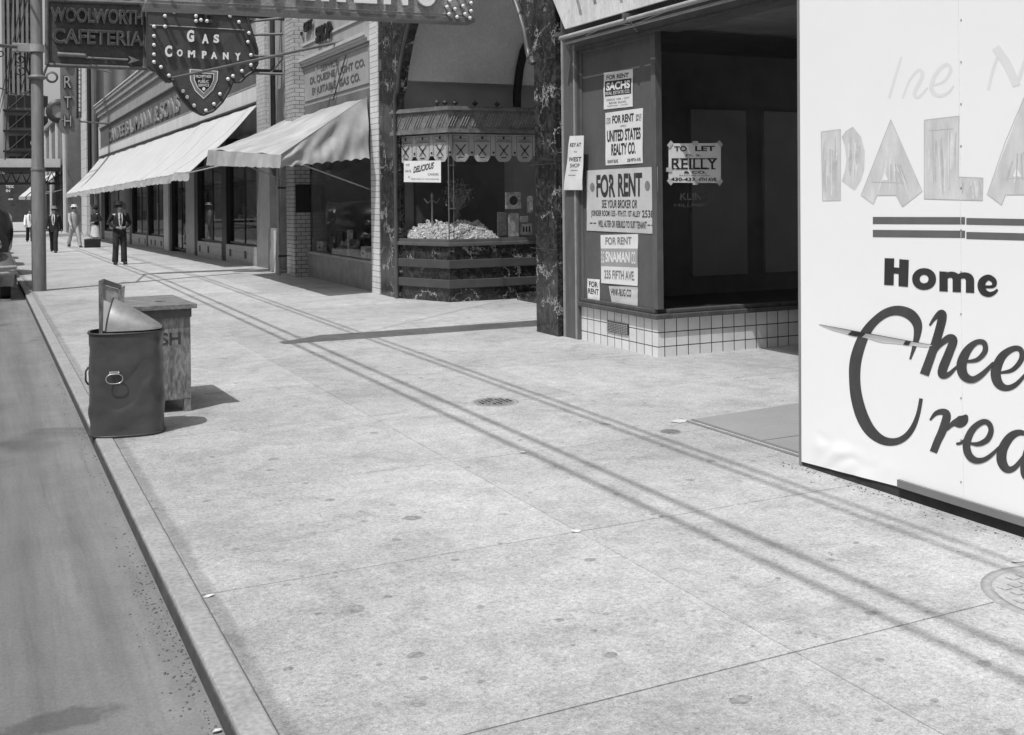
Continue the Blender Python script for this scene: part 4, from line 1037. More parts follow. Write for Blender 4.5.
for tx, pa, pb, yb_, yt_ in (('ART', 292.5, 302, 47, 34), ('SHOP', 316, 331, 41, 24), ('GIFT', 304, 312, 31, 21)):
    text_to(ls, tx, lambda u, v, h: Vector((6.24 - h, u, v)), on_x(pa, 30, 6.24).y, on_x((pa + pb) / 2, yb_, 6.24).z, on_x(pb, 30, 6.24).y, on_x((pa + pb) / 2, yt_, 6.24).z, bold=.03, ext=.02)
build_split(ls, 'metal_letter', BLACK, s2)
MB().box(6.6, 6.9, yT0, yB1, 6.6, 9).box(6.5, 12, yT0, yB1, 7.0, 9).build('upper_wall', STONEC, s2)
MB().box(6.41, 10, yT1, yB0, .46, .5).build('display_floor', FLOORI, s2)
MB().box(8.4, 8.5, yT1, yB0, .5, 3.4).box(6.45, 8.4, yB0 - .05, yB0, .5, 3.4).build('inner_wall', M('shop_wall_grey', .28, .8, .3, 1.2), s2)
MB().box(6.41, 10, yT1, yB0, 3.3, 3.4).build('inner_ceiling', INTM, s2)
MB().box(6.6, 8.4, yB0 - .12, yB0 - .06, .5, 2.3).build('side_screen', INTM, s2)
# goods in that window
goods = []
random.seed(21)
gp = [(332, 243, .24, .42, .06, 'dark gift box standing upright in the service shop window'), (322, 236, .3, .25, .45, 'pale open carton on the left of the service shop window'), (350, 240, .05, .55, .5, 'tall pale leaning card in the service shop window'),
      (356, 247, .28, .38, .12, 'grey square box in the service shop window'), (366, 248, .26, .26, .4, 'light rounded package at the right of the service shop window'), (341, 238, .2, .5, .1, 'narrow dark box near the middle of the service shop window'), (316, 250, .15, .3, .35, 'small light package at the far left of the service shop window')]
for k, (px, py, w, h, c, lb) in enumerate(gp):
    p = on_x(px, py, 6.56 + .04 * (k % 3)); o = thing('display_box', (p.x, p.y, .5), lb, 'display item')
    m = MB().box(p.x - .06, p.x + .06, p.y - w / 2, p.y + w / 2, .505, .505 + h).tilt((p.x, p.y, .5), random.uniform(-.5, .5)).tilt((p.x, p.y, .5), random.uniform(-.03, .03), 'X')
    m.build('box', M('display_item_%d' % int(c * 100), min(.8, c * 2.2), .6, .5, 14, fine=.3), o, bevel=.01)
    m = MB().box(p.x - .064, p.x - .061, p.y - w * .3, p.y + w * .3, .505 + h * .4, .505 + h * .6).build('label', M('display_item_12', .12), o)
# pipe, door post and pale board beside the pier
dp = thing('drainpipe', (5.98, 23.6, gz(23.6)), 'thin pale downpipe at the left corner of the glazed brick pier', 'pipe')
MB().tube([(5.9, 23.62, gz(23.6)), (5.9, 23.62, 2.85)], .035, 8).build('pipe', LTM, dp)
MB().box(5.88, 6.1, 23.58, 23.66, 1.9, 1.94).box(5.88, 6.1, 23.58, 23.66, .4, .44).build('pipe_clamp', DARKM, dp)
pbd = thing('leaning_board', (6.05, 24.6, gz(24.6)), 'pale upright board panel standing in the recess left of the brick pier', 'board')
MB().box(6.05, 6.10, 24.35, 25.2, gz(24.6), 1.0).build('panel', M('recess_panel', .25, .8, .2), pbd)
MB().box(6.035, 6.049, 24.42, 24.62, gz(24.6), .95).build('strip', PALEW, pbd)

# ------------------------------------------------------------------ awning over the service shop
a2 = thing('awning', (5.5, 20.8, 2.4), 'sagging soiled canvas awning with hip end and scalloped edge over the service shop', 'awning', 'canvas awnings over the pavement')
WN = on_x(367, 97, 6.28); WF = on_x(288, 119, 6.28)
FN = on_y(281, 155, 17.6); FF = on_y(208, 150, 23.6)
def cloth(mb, A, B, C_, D, nu=30, nv=16, sag=.05, amp=.015, seed=0, thick=.006):   # A-B top edge, D-C bottom edge
    def f(u, v):
        p = (A * (1 - u) + B * u) * (1 - v) + (D * (1 - u) + C_ * u) * v
        w = amp * noise.noise(Vector((u * 7 + seed, v * 3, seed))) + amp * .8 * noise.noise(Vector((u * 2 + v * 2, v * 5, seed + 4)))
        k = math.sin(math.pi * v) * sag
        return Vector((p.x, p.y, p.z + w - k))
    mb.grid(f, nu, nv, (0, 0, -thick)); return f
m = MB(); cloth(m, WN, WF, FF, FN, 60, 24, .06, .035, 2); m.build('canopy', AWN2, a2)
# near side panel (hip end) hanging down to a scalloped edge
SN = on_y(370, 158, 18.05); SF = on_y(281, 167, 17.62)
m = MB()
nu, nv = 56, 14
def hip(u, v):       # u from front corner to wall, v from the fold down
    top = FN * (1 - u) + (WN + Vector((0, -.02, 0))) * u; bot = SF * (1 - u) + SN * u
    bot = bot + Vector((0, 0, .035 * abs(math.sin(u * math.pi * 9)) - .02))
    p = top * (1 - v) + bot * v
    w = .13 * noise.noise(Vector((u * 4.5 + v, v * 1.6, 5))) * math.sin(math.pi * min(1, v * .9)) + .035 * noise.noise(Vector((u * 12, v * 3, 9))) * v
    return p + Vector((0, w, 0))
m.grid(hip, nu, nv, (0, .006, 0)); m.build('side_panel', AWN2, a2)
m = MB()
VB0 = on_y(281, 168, 17.6); VB1 = on_y(207, 165.5, 23.6)
def val2(u, v):
    top = FN * (1 - u) + FF * u; bot = VB0 * (1 - u) + VB1 * u + Vector((0, 0, .02 * noise.noise(Vector((u * 30, 0, 2))) ))
    p = top * (1 - v) + bot * v; return p + Vector((-.02 * v + .03 * noise.noise(Vector((u * 16, v, 3))) * v, 0, 0))
m.grid(val2, 90, 4, (.005, 0, 0)); m.build('valance', AWN2, a2)
m = MB().tube([FN + Vector((.02, .05, -.02)), FF + Vector((.02, 0, -.02))], .02, 8).tube([FN + Vector((.03, .06, -.03)), Vector((6.3, 18.6, 1.85))], .014, 6).tube([FF + Vector((.03, 0, -.03)), Vector((6.2, 23.4, 2.0))], .014, 6)
m.build('frame_arm', LTM, a2)
m = MB(); m.tube([FN + Vector((0, 0, .005)), WN + Vector((0, 0, .005))], .009, 6); m.build('hip_seam', M('seam_thread', .2), a2)

# ================================================================== STORE 1 (long white-fronted store)
FX = 6.35
s1 = thing('long_store', (6.35, 46, 0), 'long low department store with stone cornice and lettered band above a white awning', 'shop front')
yA, yZ = 26.9, 66.6
zb = lambda y: gz(y)
MB().box(6.26, 6.8, yA, yZ, 4.101, 4.52).build('white_fascia', STONEF, s1)
MB().box(6.33, 6.8, yA, yZ, 4.501, 5.85).build('sign_band', SIGNB, s1)
MB().box(6.24, 6.329, yA, yZ, 5.70, 5.85).box(6.25, 6.329, yA, yZ, 4.521, 4.56).build('band_moulding', STONEC, s1)
cc = MB()
for (x, z0, z1) in ((6.25, 5.851, 6.05), (6.28, 6.05, 6.35), (6.18, 6.35, 6.6), (6.10, 6.6, 6.85), (6.04, 6.85, 7.02)): cc.box(x, 6.8, yA, yZ + (6.35 - x), z0, z1 - .001)
cc.build('cornice', STONEC, s1)
MB().box(6.0, 6.8, yA, yZ + .45, 7.02, 7.07).build('cornice_cap', STONEF, s1)
MB().box(6.26, 6.8, yZ, yZ + .45, 3.6, 5.85).build('end_pilaster', STONEF, s1)
lm = MB()
text_to(lm, "CANDEE BAUMANN & SONS", lambda u, v, h: Vector((6.31 - h, u, v)), 62, 4.72, yx(181, 6.3), 5.36, bold=.02, ext=.03)
build_split(lm, 'relief_letter', M('relief_letter_stone', .24, .7, .2, 4), s1)
MB().box(6.8, 14, yA, yZ, 3.4, 7.0).build('upper_wall', STONEC, s1)
# end pier block between the stores
MB().box(6.2, 6.8, 26.05, yA - .002, 2.8, 8.0).build('end_tile_pier', mat_tile('white_upper_brick', 'x', 0.24, 0.1, 0.60, 0.3, 0.012, brick=True), s1)
MB().box(6.3, 6.8, yB1 + .002, 26.048, 2.9, 8.0).build('recess_wall', STONEC, s1)
MB().tube([(6.05, 24.6, 2.6), (6.05, 24.6, 8)], .06, 8).build('standpipe', DARKM, s1)
# ground floor bays
def pier(px0, px1, mat, name, X=FX, z1=3.4):
    y1, y0 = yx(px0, X), yx(px1, X)
    MB().box(X, X + .35, y0, y1, min(zb(y0), zb(y1)) - .02, z1).build(name, mat, s1)
GP = M('grey_marble_pier', .16, .35, .2, 3, fine=.1); BP = BLACK; LP_ = M('pale_marble_pier', .34, .4, .15, 3, fine=.1)
pier(257, 270, GP, 'pier'); pier(186, 194.5, LP_, 'pier', FX); pier(163.7, 168.5, M('white_marble_pier', .6, .4, .1), 'pier', FX - .05); pier(100, 101.5, LP_, 'pier')
for a, b in ((222, 226.5), (195, 198), (130, 132.5), (147, 148.5), (102, 105), (168.6, 172)): pier(a, b, BP, 'black_mullion', FX + .01, 3.4)
for a, b in ((226.5, 257), (198, 222), (172, 186), (148.5, 163.7), (132.5, 147), (105, 130)):
    y1, y0 = yx(a), yx(b); g0 = zb((y0 + y1) / 2)
    low = .10 if a == 172 else .52
    w = MB().box(FX + .12, FX + .126, y0, y1, g0 + low, 3.3).build('pane', GLASS, s1)
    MB().box(FX + .1, FX + .16, y0, y1, g0 + low - .03, g0 + low + .03).box(FX + .1, FX + .16, (y0 + y1) / 2 - .02, (y0 + y1) / 2 + .02, g0 + low + .03, 3.3).build('frame', DARKM, w)
    if a != 172:
        MB().sbox(FX - .02, FX + .3, y0, y1, -.05, low - .03).build('tiled_bulkhead', TILEB, s1)
    # interior of bay
    MB().box(FX + .3, FX + 2.2, y0, y1, g0 + low - .15, g0 + low - .1).build('display_floor', M('bay_floor', .3, .7, .2), s1)
    MB().box(FX + 1.5, FX + 1.6, y0, y1, g0 + low, 2.3).build('display_back', INTM, s1)
for px in (161, 155, 151, 145, 139):
    p = on_x(px, 248, FX - .03); MB().box(FX - .03, FX - .022, p.y - .13, p.y + .13, gz(p.y) + .13, gz(p.y) + .33).build('vent', BLACK, s1)
for px in (199.5, 208, 230, 245):
    p = on_x(px, 250, FX - .03); MB().box(FX - .03, FX - .021, p.y - .11, p.y + .11, gz(p.y) + .16, gz(p.y) + .36).build('vent', BLACK, s1)
MB().box(9.5, 9.6, 24, yZ, -.8, 3.4).build('inner_wall', INTER, s1)
MB().box(6.7, 10, 24, yZ, 3.39, 3.45).build('inner_ceiling', INTM, s1)
MB().sbox(6.62, 10, 24, yZ, -.05, .004, 6).build('inner_floor', FLOORI, s1)
MB().box(6.5, 6.6, yB1, 26.1, gz(25), 2.9).build('recess_door', INTER, s1)
# goods in the bays: stands with bright packages
random.seed(31)
lbls = ['round table top on a stand in the nearest bay of the long store', 'white jar on the round table in the nearest bay', 'second white jar on the round table in the nearest bay', 'dark bottle by the frame of the nearest bay',
        'dress form with pale cloth in the second bay of the long store', 'white box on the floor of the second bay', 'pale display screen in the third bay of the long store', 'two-tone lamp in the third bay', 'small white card low in the third bay',
        'pale mannequin bust in the fourth bay', 'white package by the fourth bay mullion', 'dim package hanging in the farthest bay', 'pale box in the farthest bay']
dsp = [(240, 218, 'disc'), (234, 209, 'jar'), (245, 209, 'jar'), (252, 232, 'bottle'), (208, 205, 'bust'), (202, 236, 'box'), (157, 214, 'screen'), (141, 213, 'lamp'), (144, 214, 'lamp'), (137, 225, 'bust'), (152, 230, 'box'), (114, 205, 'box'), (122, 206, 'box')]
for (px, py, kd), lb in zip(dsp, lbls):
    p = on_x(px, py, 7.0); b = gz(p.y) + .45
    o = thing('window_' + {'disc': 'table', 'jar': 'jar', 'bottle': 'bottle', 'bust': 'dress_form', 'box': 'box', 'screen': 'screen', 'lamp': 'lamp'}[kd], (p.x, p.y, b), lb, 'display item')
    Lm = M('display_white', .6, .6, .2, 8); Dm = M('display_item_12', .12)
    if kd == 'disc':
        p.x = 7.3; MB().lathe((p.x, p.y, p.z), [(1.0, 0), (1.0, .09)], 24, sx=.5).build('top', Lm, o); MB().tube([(p.x, p.y, b), (p.x, p.y, p.z)], .04, 8).build('stem', Dm, o)
        MB().sbox(7.9, 7.95, p.y - 1.4, p.y + 1.6, .6, 1.5).build('screen', M('bay_screen', .4, .8, .1), o)
    elif kd == 'jar': MB().lathe((p.x, p.y, p.z - .1), [(.09, 0), (.1, .15), (.05, .22), (.06, .26)], 12).build('jar', Lm, o)
    elif kd == 'bottle': MB().lathe((p.x, p.y, b), [(.14, 0), (.14, .5), (.05, .65), (.05, .8)], 12).build('bottle', BLACK, o)
    elif kd == 'bust': MB().lathe((p.x, p.y, p.z - .4), [(.12, 0), (.2, .3), (.13, .55), (.05, .62), (.09, .75), (0, .85)], 12).build('torso', Lm if px < 200 else M('display_item_30', .3), o); MB().tube([(p.x, p.y, b), (p.x, p.y, p.z - .4)], .03, 6).build('stem', Dm, o)
    elif kd == 'lamp': MB().lathe((p.x, p.y, p.z - .15), [(.14, 0), (.12, .3)], 12).build('lamp_shade', Lm, o); MB().tube([(p.x, p.y, b), (p.x, p.y, p.z - .1)], .02, 6).build('stem', Dm, o)
    elif kd == 'screen': MB().box(p.x, p.x + .05, p.y - .6, p.y + .6, p.z - .3, p.z + .5).build('panel', Lm, o)
    else: MB().box(p.x, p.x + .2, p.y - .2, p.y + .2, p.z - .2, p.z + .2).build('box', Lm, o)

# ------------------------------------------------------------------ big white awning
a1 = thing('awning', (5.4, 46, 2.3), 'very long bright white canvas awning along the department store', 'awning', 'canvas awnings over the pavement')
W1 = Vector((6.27, 26.9, 4.06)); W2 = Vector((6.27, yZ + .3, 3.96))
F1 = on_y(189, 171, 27.3); F2 = Vector((F1.x, yZ + .9, 2.0))
q = on_x(68, 196, F1.x)
F2 = Vector((F1.x - .1, q.y, q.z + .12))
m = MB()
def can1(u, v):
    p = (W1 * (1 - u) + W2 * u) * (1 - v) + (F1 * (1 - u) + F2 * u) * v
    yy_ = p.y; s = .05 * noise.noise(Vector((yy_ * .6, v * 2, 1))) + .022 * noise.noise(Vector((yy_ * 2, v * 4, 6)))
    seam = .012 * max(0, 1 - abs(((yy_ / 3.1) % 1) - .5) * 14)
    return p + Vector((0, 0, s + seam - .10 * math.sin(math.pi * v)))
m.grid(can1, 220, 14, (0, 0, -.006)); m.build('canopy', AWN1, a1)
m = MB()
def val1(u, v):
    top = can1(u, 1); z = -.20 - .03 * abs(math.sin(u * 160)) + .03 * noise.noise(Vector((u * 60, 0, 3)))
    return top + Vector((-.02 * v + .05 * v * noise.noise(Vector((u * 60, v, 3))), 0, z * v))
m.grid(val1, 300, 3, (.005, 0, 0)); m.build('valance', mat_cloth('awning_valance_canvas', .55, .12, .2), a1)
m = MB().tube([F1 + Vector((.02, 0, -.03)), F2 + Vector((.02, 0, -.03))], .025, 8)
for t in (0, .12, .25, .4, .6, .8, 1): 
    p = F1 * (1 - t) + F2 * t; w_ = W1 * (1 - t) + W2 * t
    m.tube([p + Vector((.02, 0, -.04)), Vector((6.4, w_.y, 2.75))], .02, 6)
m.build('frame_arm', LTM, a1)
m = MB()
for t in (.02, .10, .19):
    for k in range(12): m.tube([can1(t + k * .003, k / 12) + Vector((0, 0, .008)), can1(t + (k + 1) * .003, (k + 1) / 12) + Vector((0, 0, .008))], .006, 4)
m.build('seam', WHITE, a1)
MB().box(6.2, 6.299, 26.9, yZ + .3, 4.05, 4.10).build('roller_box', DARKM, a1)

# ================================================================== GAS COMPANY SHIELD SIGN
gy = 24.2
gs = thing('gas_company_sign', (5.0, gy, 3.8), 'dark shield sign reading GAS COMPANY in white with bulbs round its edge', 'sign')
def gp_(pts): return [on_y(x, y, gy) for x, y in pts]
out = [(148, -22), (148, 66), (153, 70), (158, 72), (163, 78), (168, 82), (174, 80), (177, 88), (183, 99), (192, 109), (203, 115), (213, 111), (222, 102), (229, 90), (232, 82), (240, 82), (246, 76), (252, 72), (257, 64), (257, 50), (252, 34), (246, 14), (240, -22)]
P = gp_(out)
MB().prism(P, (0, .30, 0)).build('shield_panel', GASM, gs)
em = MB(); k_ = len(P)
for a, b in zip(P[1:-1], P[2:]): em.tube([a + Vector((0, -.01, 0)), b + Vector((0, -.01, 0))], .035, 6)
em.build('rim', DARKM, gs)
seam_ = MB()
for y_ in (27,): a, b = on_y(150, 25, gy - .01), on_y(244, 30, gy - .01); seam_.tube([a, b], .012, 5)
seam_.build('seam', LTM, gs)
gl_ = MB()
def gfn(u, v, h): p = on_y(u, v, gy - .06); return Vector((p.x, gy - .06 - h, p.z))
for ch, a, b, y0, y1 in (('G', 187, 194, 42, 30), ('A', 202, 208.5, 43.5, 34), ('S', 213.5, 219, 43, 34.5), ('C', 165, 172, 57, 45.5), ('O', 177, 182.5, 56.5, 49.5), ('M', 188, 195, 57.5, 50.5), ('P', 202, 206.5, 58.5, 51), ('A', 211, 217, 59, 52), ('N', 223, 228.5, 59.5, 52.5), ('Y', 235, 240.5, 60.5, 53)):
    text_to(gl_, ch, gfn, a, y0, b, y1, bold=.045, ext=.02)
build_split(gl_, 'letter', LETW, gs)
ll = MB(); text_to(ll, 'LE', gfn, 195, 23, 212, 5, bold=.02, ext=.05); ll.build('bulb_letter', DARKM, gs)
for (x, y) in ((196, 11), (196, 16), (196, 21), (201, 20), (207, 21), (202, 12), (174, 12), (165, 16), (165, 26.5), (154, 26.5), (154, 36), (154, 45), (154, 54.5), (154, 62), (161, 67), (169, 75.5), (183, 91), (187, 97), (194, 105.5), (206, 110.5), (214, 104), (220, 94), (228, 79), (233, 76), (242, 71), (251, 65), (251, 55), (248, 42), (249, 33), (239, 22), (230, 16)):
    p = on_y(x, y, gy - .12)
    o = MB().ball((p.x, p.y, p.z), .042, 8, (1, 1.3, 1)).build('bulb', BULB, gs)
    MB().tube([(p.x, gy, p.z), (p.x, p.y + .03, p.z)], .03, 6).build('socket', DARKM, o)
# emblem: a small double-edged shield
def emb(pts, off): return [on_y(x, y, gy) + Vector((0, -off, 0)) for x, y in pts]
sh = [(189.5, 69), (218, 71), (217.5, 80), (213, 90), (203.5, 99), (195, 91), (190, 80)]
cxy = (203.7, 80.5)
def shr(k): return [(cxy[0] + (x - cxy[0]) * k, cxy[1] + (y - cxy[1]) * k) for x, y in sh]
ebs = [(1.0, LETW, .012), (.93, M('emblem_grey', .22, .6), .016), (.72, LETW, .020), (.66, BLACK, .024)]
eo = None
for i, (k, mt, of) in enumerate(ebs):
    e_ = MB(); e_.prism(emb(shr(k), of), (0, .003, 0)); ee = e_.build('emblem' if eo is None else 'emblem_field', mt, gs if eo is None else eo); eo = eo or ee
et = MB()
efn = lambda u, v, h: on_y(u, v, gy) + Vector((0, -.03, 0))
text_to(et, 'PROMPTNESS', efn, 195.5, 78, 211, 75, bold=.01); text_to(et, 'IN', efn, 202, 79.6, 204.5, 78.6); text_to(et, 'PUBLIC', efn, 198, 83, 208.5, 80.2, bold=.01); text_to(et, 'SERVICE', efn, 198, 86.6, 209, 83.9, bold=.01)
et.add([efn(203.5 + 1.6 * math.cos(a * .785), 89 + 1.8 * math.sin(a * .785), 0) for a in range(8)], [tuple(range(8))])
et.build('emblem_lettering', LETW, eo)
# carrying rods
rr = MB()
for (y0, y1) in ((22, 18), (35, 34), (56, 56), (73, 74)):
    a = on_y(245, y0, gy + .1); rr.tube([a, on_x(283, y1, 6.12)], .03, 8)
a = on_y(172, 78, gy - .1); b = on_x(344, 41, 6.3)
rr.tube([a, b], .03, 8)
rr.tube([on_y(257, 74, gy), on_x(272, 72, 6.0), on_x(283, 58, 6.1)], .018, 6)
rr.build('support_rod', MIDM, gs)
MB().tube([on_y(140, 6, gy), Vector((6.4, gy, on_y(270, 18, gy).z))], .05, 8).build('top_beam', DARKM, gs)
gwr = MB().tube([on_x(290, 108, 6.28), on_x(301, 62, 6.28)], .012, 5).tube([on_x(333, 100, 6.26), on_x(346, 55, 6.26)], .012, 5)
gw2 = MB().tube([(2.1, 11.75, 5.0), (6.28, 15.4, 6.2)], .012, 5)
tag(gw2.build('guy_wire', DARKM), 'thin stay wire from the long overhead sign back to the marble arch', 'wire')
tag(gwr.build('guy_wire', DARKM), 'two loose guy wires hanging across the gas company sign panel', 'wire')

# ================================================================== CAFETERIA SIGN
wy = 24.75
PX0 = 1.0
wsn = thing('cafeteria_sign', (2.9, wy, 5.3), 'rusty rectangular sign with raised letters WOOLWORTH CAFETERIA and an arrow', 'sign')
q = [on_y(x, y, wy) for x, y in ((47, 0), (147, 4), (147, 68.5), (47, 65))]
MB().prism(q, (0, .28, 0)).build('sign_box', WOOLM, wsn)
b_ = MB()
for i in range(4): b_.tube([q[i] + Vector((0, -.01, 0)), q[(i + 1) % 4] + Vector((0, -.01, 0))], .05, 6)
b_.tube([on_y(143, 5, wy) + Vector((0, -.01, 0)), on_y(144.5, 68, wy) + Vector((0, -.01, 0))], .04, 6)
b_.build('frame', MIDM, wsn)
def wq(off): return quadfn(q[0], q[1], q[2], q[3], NY, off)
m1 = MB(); text_to(m1, 'WOOLWORTH', wq(.07), .03, .66, .955, .885, bold=.03, ext=.06, rise=0); text_to(m1, 'CAFETERIA', wq(.07), .05, .33, .955, .56, bold=.03, ext=.06)
build_split(m1, 'channel_letter', WOOLL, wsn)
m1b = MB(); text_to(m1b, 'WOOLWORTH', wq(.136), .038, .675, .95, .87, bold=-.022); text_to(m1b, 'CAFETERIA', wq(.136), .06, .345, .95, .545, bold=-.022)
m1b.build('letter_tube_channel', M('letter_channel_dark', .045, .6, .4, 8), wsn)
m2 = MB(); f = wq(.05)
m2.tube([f(.10, .17), f(.38, .16)], .05, 8); m2.tube([f(.38, .13), f(.80, .12)], .025, 8); m2.prism([f(.80, .06), f(.92, .115), f(.80, .18), f(.83, .12)], (0, -.05, 0))
m2.build('arrow', M('arrow_grey', .2, .5, .3, 5), wsn)
MB().tube([on_y(48, 63, wy), (PX0 + .1, 22.4, 4.02)], .025, 8).tube([on_y(147, 6, wy), (6.5, wy, on_y(147, 6, wy).z)], .04, 8).tube([on_y(147, 66, wy), (6.5, wy, on_y(147, 66, wy).z)], .04, 8).build('support_rod', DARKM, wsn)

# ================================================================== POLE
PX, PY = 1.0, 22.25
pl_ = thing('street_pole', (PX, PY, 0), 'tall round steel street pole with a side arm near the kerb', 'pole')
MB().tube([(PX, PY, 0), (PX, PY, 2.3), (PX, PY, 2.32), (PX, PY, 9.6)], [.128, .125, .112, .095], 24).build('shaft', POLEM, pl_)
MB().lathe((PX, PY, 3.98), [(.12, 0), (.17, .03), (.17, .05), (.115, .09)], 20).lathe((PX, PY, 2.26), [(.13, 0), (.135, .03), (.12, .06)], 20).build('collar', POLEM, pl_)
ax = Vector((-1, 0, 0))
MB().lathe((PX, PY, 4.50), [(.135, 0), (.135, .14)], 20).box(PX - .42, PX - .1, PY - .06, PY + .06, 4.49, 4.65).build('arm_clamp', LTM, pl_, bevel=.01)
MB().tube([(PX - .35, PY - .1, 4.57), (PX - .75, PY - .38, 4.55), (PX - 2.9, PY - 1.75, 4.75)], .035, 10).build('arm', MIDM, pl_)
scw = MB()
def spiral(c, r0, r1, turns, ph, n=28): return [(c[0] + (r0 + (r1 - r0) * k / n) * math.cos(ph + turns * 6.283 * k / n), PY, c[2] + (r0 + (r1 - r0) * k / n) * math.sin(ph + turns * 6.283 * k / n)) for k in range(n + 1)]
scw.tube(spiral((PX - .28, 0, 4.36), .11, .02, 1.4, 1.5), .014, 6); scw.tube(spiral((PX - .27, 0, 4.14), .12, .02, 1.5, 1.5), .014, 6); scw.tube(spiral((PX - .62, 0, 4.45), .08, .02, 1.3, 2.0), .014, 6)
scw.tube([(PX - .16, PY, 4.5), (PX - .18, PY, 4.2), (PX - .12, PY, 4.0)], .016, 6)
scw.build('scrollwork', DARKM, pl_)
# overhead cables
for k, (xs_, zz) in enumerate(((3.31, 7.2), (3.51, 7.2), (4.22, 7.0), (4.34, 7.0))):
    X_ = xs_ - .45 * zz
    pts = [(X_, y, zz + .0002 * (y - 20) ** 2 * 0) for y in (-12, 0, 12, 24, 50, 90)]
    o = MB().tube(pts, .024 if k < 2 else .018, 8).build('overhead_cable', BLACK)
    tag(o, 'black overhead cable running along the street above the kerb', 'cable', 'overhead cables along the street')
# thin span wires seen beyond the pole
for k, (a, b) in enumerate((((12, 0), (5, 160)), ((33, 30), (20, 95)), ((0, 88), (30, 90)))):
    pa = on_y(a[0], a[1], 60); pb = on_y(b[0], b[1], 90)
    o = MB().tube([pa, (pa + pb) / 2 - Vector((0, 0, .4)), pb], .035, 6).build('span_wire', BLACK)
    tag(o, 'thin slack span wire hanging in front of the far tower', 'cable', 'slack span wires beyond the pole')

# ================================================================== TRASH CAN AND CRATE
cc_ = Vector((.975, 8.50)); ua = Vector((.986, -.165)); na = Vector((.165, .986))
tc = thing('trash_can', (cc_.x, cc_.y, 0), 'dented dark oval metal trash can with half-open curved lid by the kerb', 'trash can')
def oval(s, z, a=.262, b=.19, p=2.7, n=64):
    r = []
    for k in range(n):
        t = 2 * math.pi * k / n; c, d = math.cos(t), math.sin(t)
        x = a * s * math.copysign(abs(c) ** (2 / p), c); y = b * s * math.copysign(abs(d) ** (2 / p), d)
        q = cc_ + ua * x + na * y; r.append(Vector((q.x, q.y, z)))
    return r
hC = .762
m = MB(); n = 64; rings = []
zs_ = [0, .02, .03] + [.03 + .7 * i / 26 for i in range(1, 27)] + [.745, hC]
for z in zs_:
    rg = oval(1.0 if z > .025 else 1.012, z)
    out_ = []
    for k, v in enumerate(rg):
        c2 = Vector((cc_.x, cc_.y, z)); d = (v - c2).normalized()
        w = 0
        if .08 < z < .68:
            w = .013 * noise.noise(Vector((v.x * 7, v.y * 7, z * 6))) + .009 * noise.noise(Vector((v.x * 16, v.y * 16, z * 14)))
            # diagonal dent on the front right
            u = (Vector((v.x, v.y)) - cc_).dot(ua); f = (Vector((v.x, v.y)) - cc_).dot(na)
            if f < 0: w -= .04 * math.exp(-((u - .02 - (z - .33) * .6) / .045) ** 2 - ((z - .36) / .13) ** 2)
        out_.append(v + d * w)
    rings.append(out_)
vs = [v for r in rings for v in r]
m.add(vs, [(i * n + k, i * n + (k + 1) % n, (i + 1) * n + (k + 1) % n, (i + 1) * n + k) for i in range(len(rings) - 1) for k in range(n)], True)
inn = [[(v - Vector((cc_.x, cc_.y, v.z))) * .97 + Vector((cc_.x, cc_.y, v.z)) for v in r] for r in (oval(1, hC), oval(1, .05))]
m.add([v for r in inn for v in r], [(k, n + k, n + (k + 1) % n, (k + 1) % n) for k in range(n)], True)
m.add(oval(1.0, hC) + inn[0], [(k, (k + 1) % n, n + (k + 1) % n, n + k) for k in range(n)])
m.add(inn[1], [tuple(range(n))]); m.add(rings[0], [tuple(range(n))])
body = m.build('body', CAN, tc)
m = MB(); rr_ = oval(1.012, hC - .006); m.tube(rr_ + [rr_[0]], .008, 6, False); rr_ = oval(1.012, .012); m.tube(rr_ + [rr_[0]], .008, 6, False); m.build('rim', DARKM, tc)
# curved hood lid: arc at the open left side, running down to the right rim
m = MB()
def hood(u, v):   # u along from open mouth (0) to the right end (1); v across the arc
    a = math.pi * v
    x = -.135 + (.262 + .125) * u; k = (1 - u) ** .85
    yv = -math.cos(a) * .186 * (max(0, 1 - (abs(x) / .268) ** 2.7)) ** (1 / 2.7)
    zv = hC + .012 + math.sin(a) ** .8 * .225 * k
    q = cc_ + ua * x + na * yv
    lean = .045 * math.sin(a) * k
    return Vector((q.x + ua.x * lean, q.y + ua.y * lean, zv))
m.grid(hood, 24, 24, (0, 0, .004)); m.build('lid', GALV, tc)
m = MB(); m.tube([hood(0, k / 20) + Vector((0, 0, .004)) for k in range(21)], .006, 6); m.build('lid_edge', DARKM, tc)
# ring handles
for sgn, nm in ((-1, 'front'),):
    u0 = -.075
    yb_ = -(.19) * (1 - (abs(u0) / .262) ** 2.7) ** (1 / 2.7)
    q = cc_ + ua * u0 + na * (yb_ - .006); nn = Vector((-na.x, -na.y, 0)); uu = Vector((ua.x, ua.y, 0)); c3 = Vector((q.x, q.y, .475))
    hb = MB().prism([c3 + uu * sx * .034 + Vector((0, 0, sz)) for sx, sz in ((-1, -.012), (1, -.012), (1, .014), (-1, .014))], nn * .01)
    for sx in (-1, 1): hb.ball(tuple(c3 + uu * sx * .03 + nn * .012), .008, 6)
    hb.build('handle_plate', GALV, tc)
    pts = []
    for k in range(25):
        a = 2 * math.pi * k / 24; pts.append(c3 + uu * .058 * math.copysign(abs(math.cos(a)) ** .7, math.cos(a)) + Vector((0, 0, -.04 + .034 * math.sin(a))) + nn * (.016 + .012 * (1 - math.sin(a)) / 2))
    MB().tube(pts, .004, 8, False).build('handle', M('bright_wire', .38, .3, .1, 8, metal=.6), tc)
    q = cc_ - ua * .268; MB().tube([(q.x, q.y, .5), (q.x - ua.x * .02, q.y - .01, .47), (q.x - ua.x * .02, q.y - .01, .40), (q.x, q.y, .37)], .007, 6).build('handle', DARKM, tc)
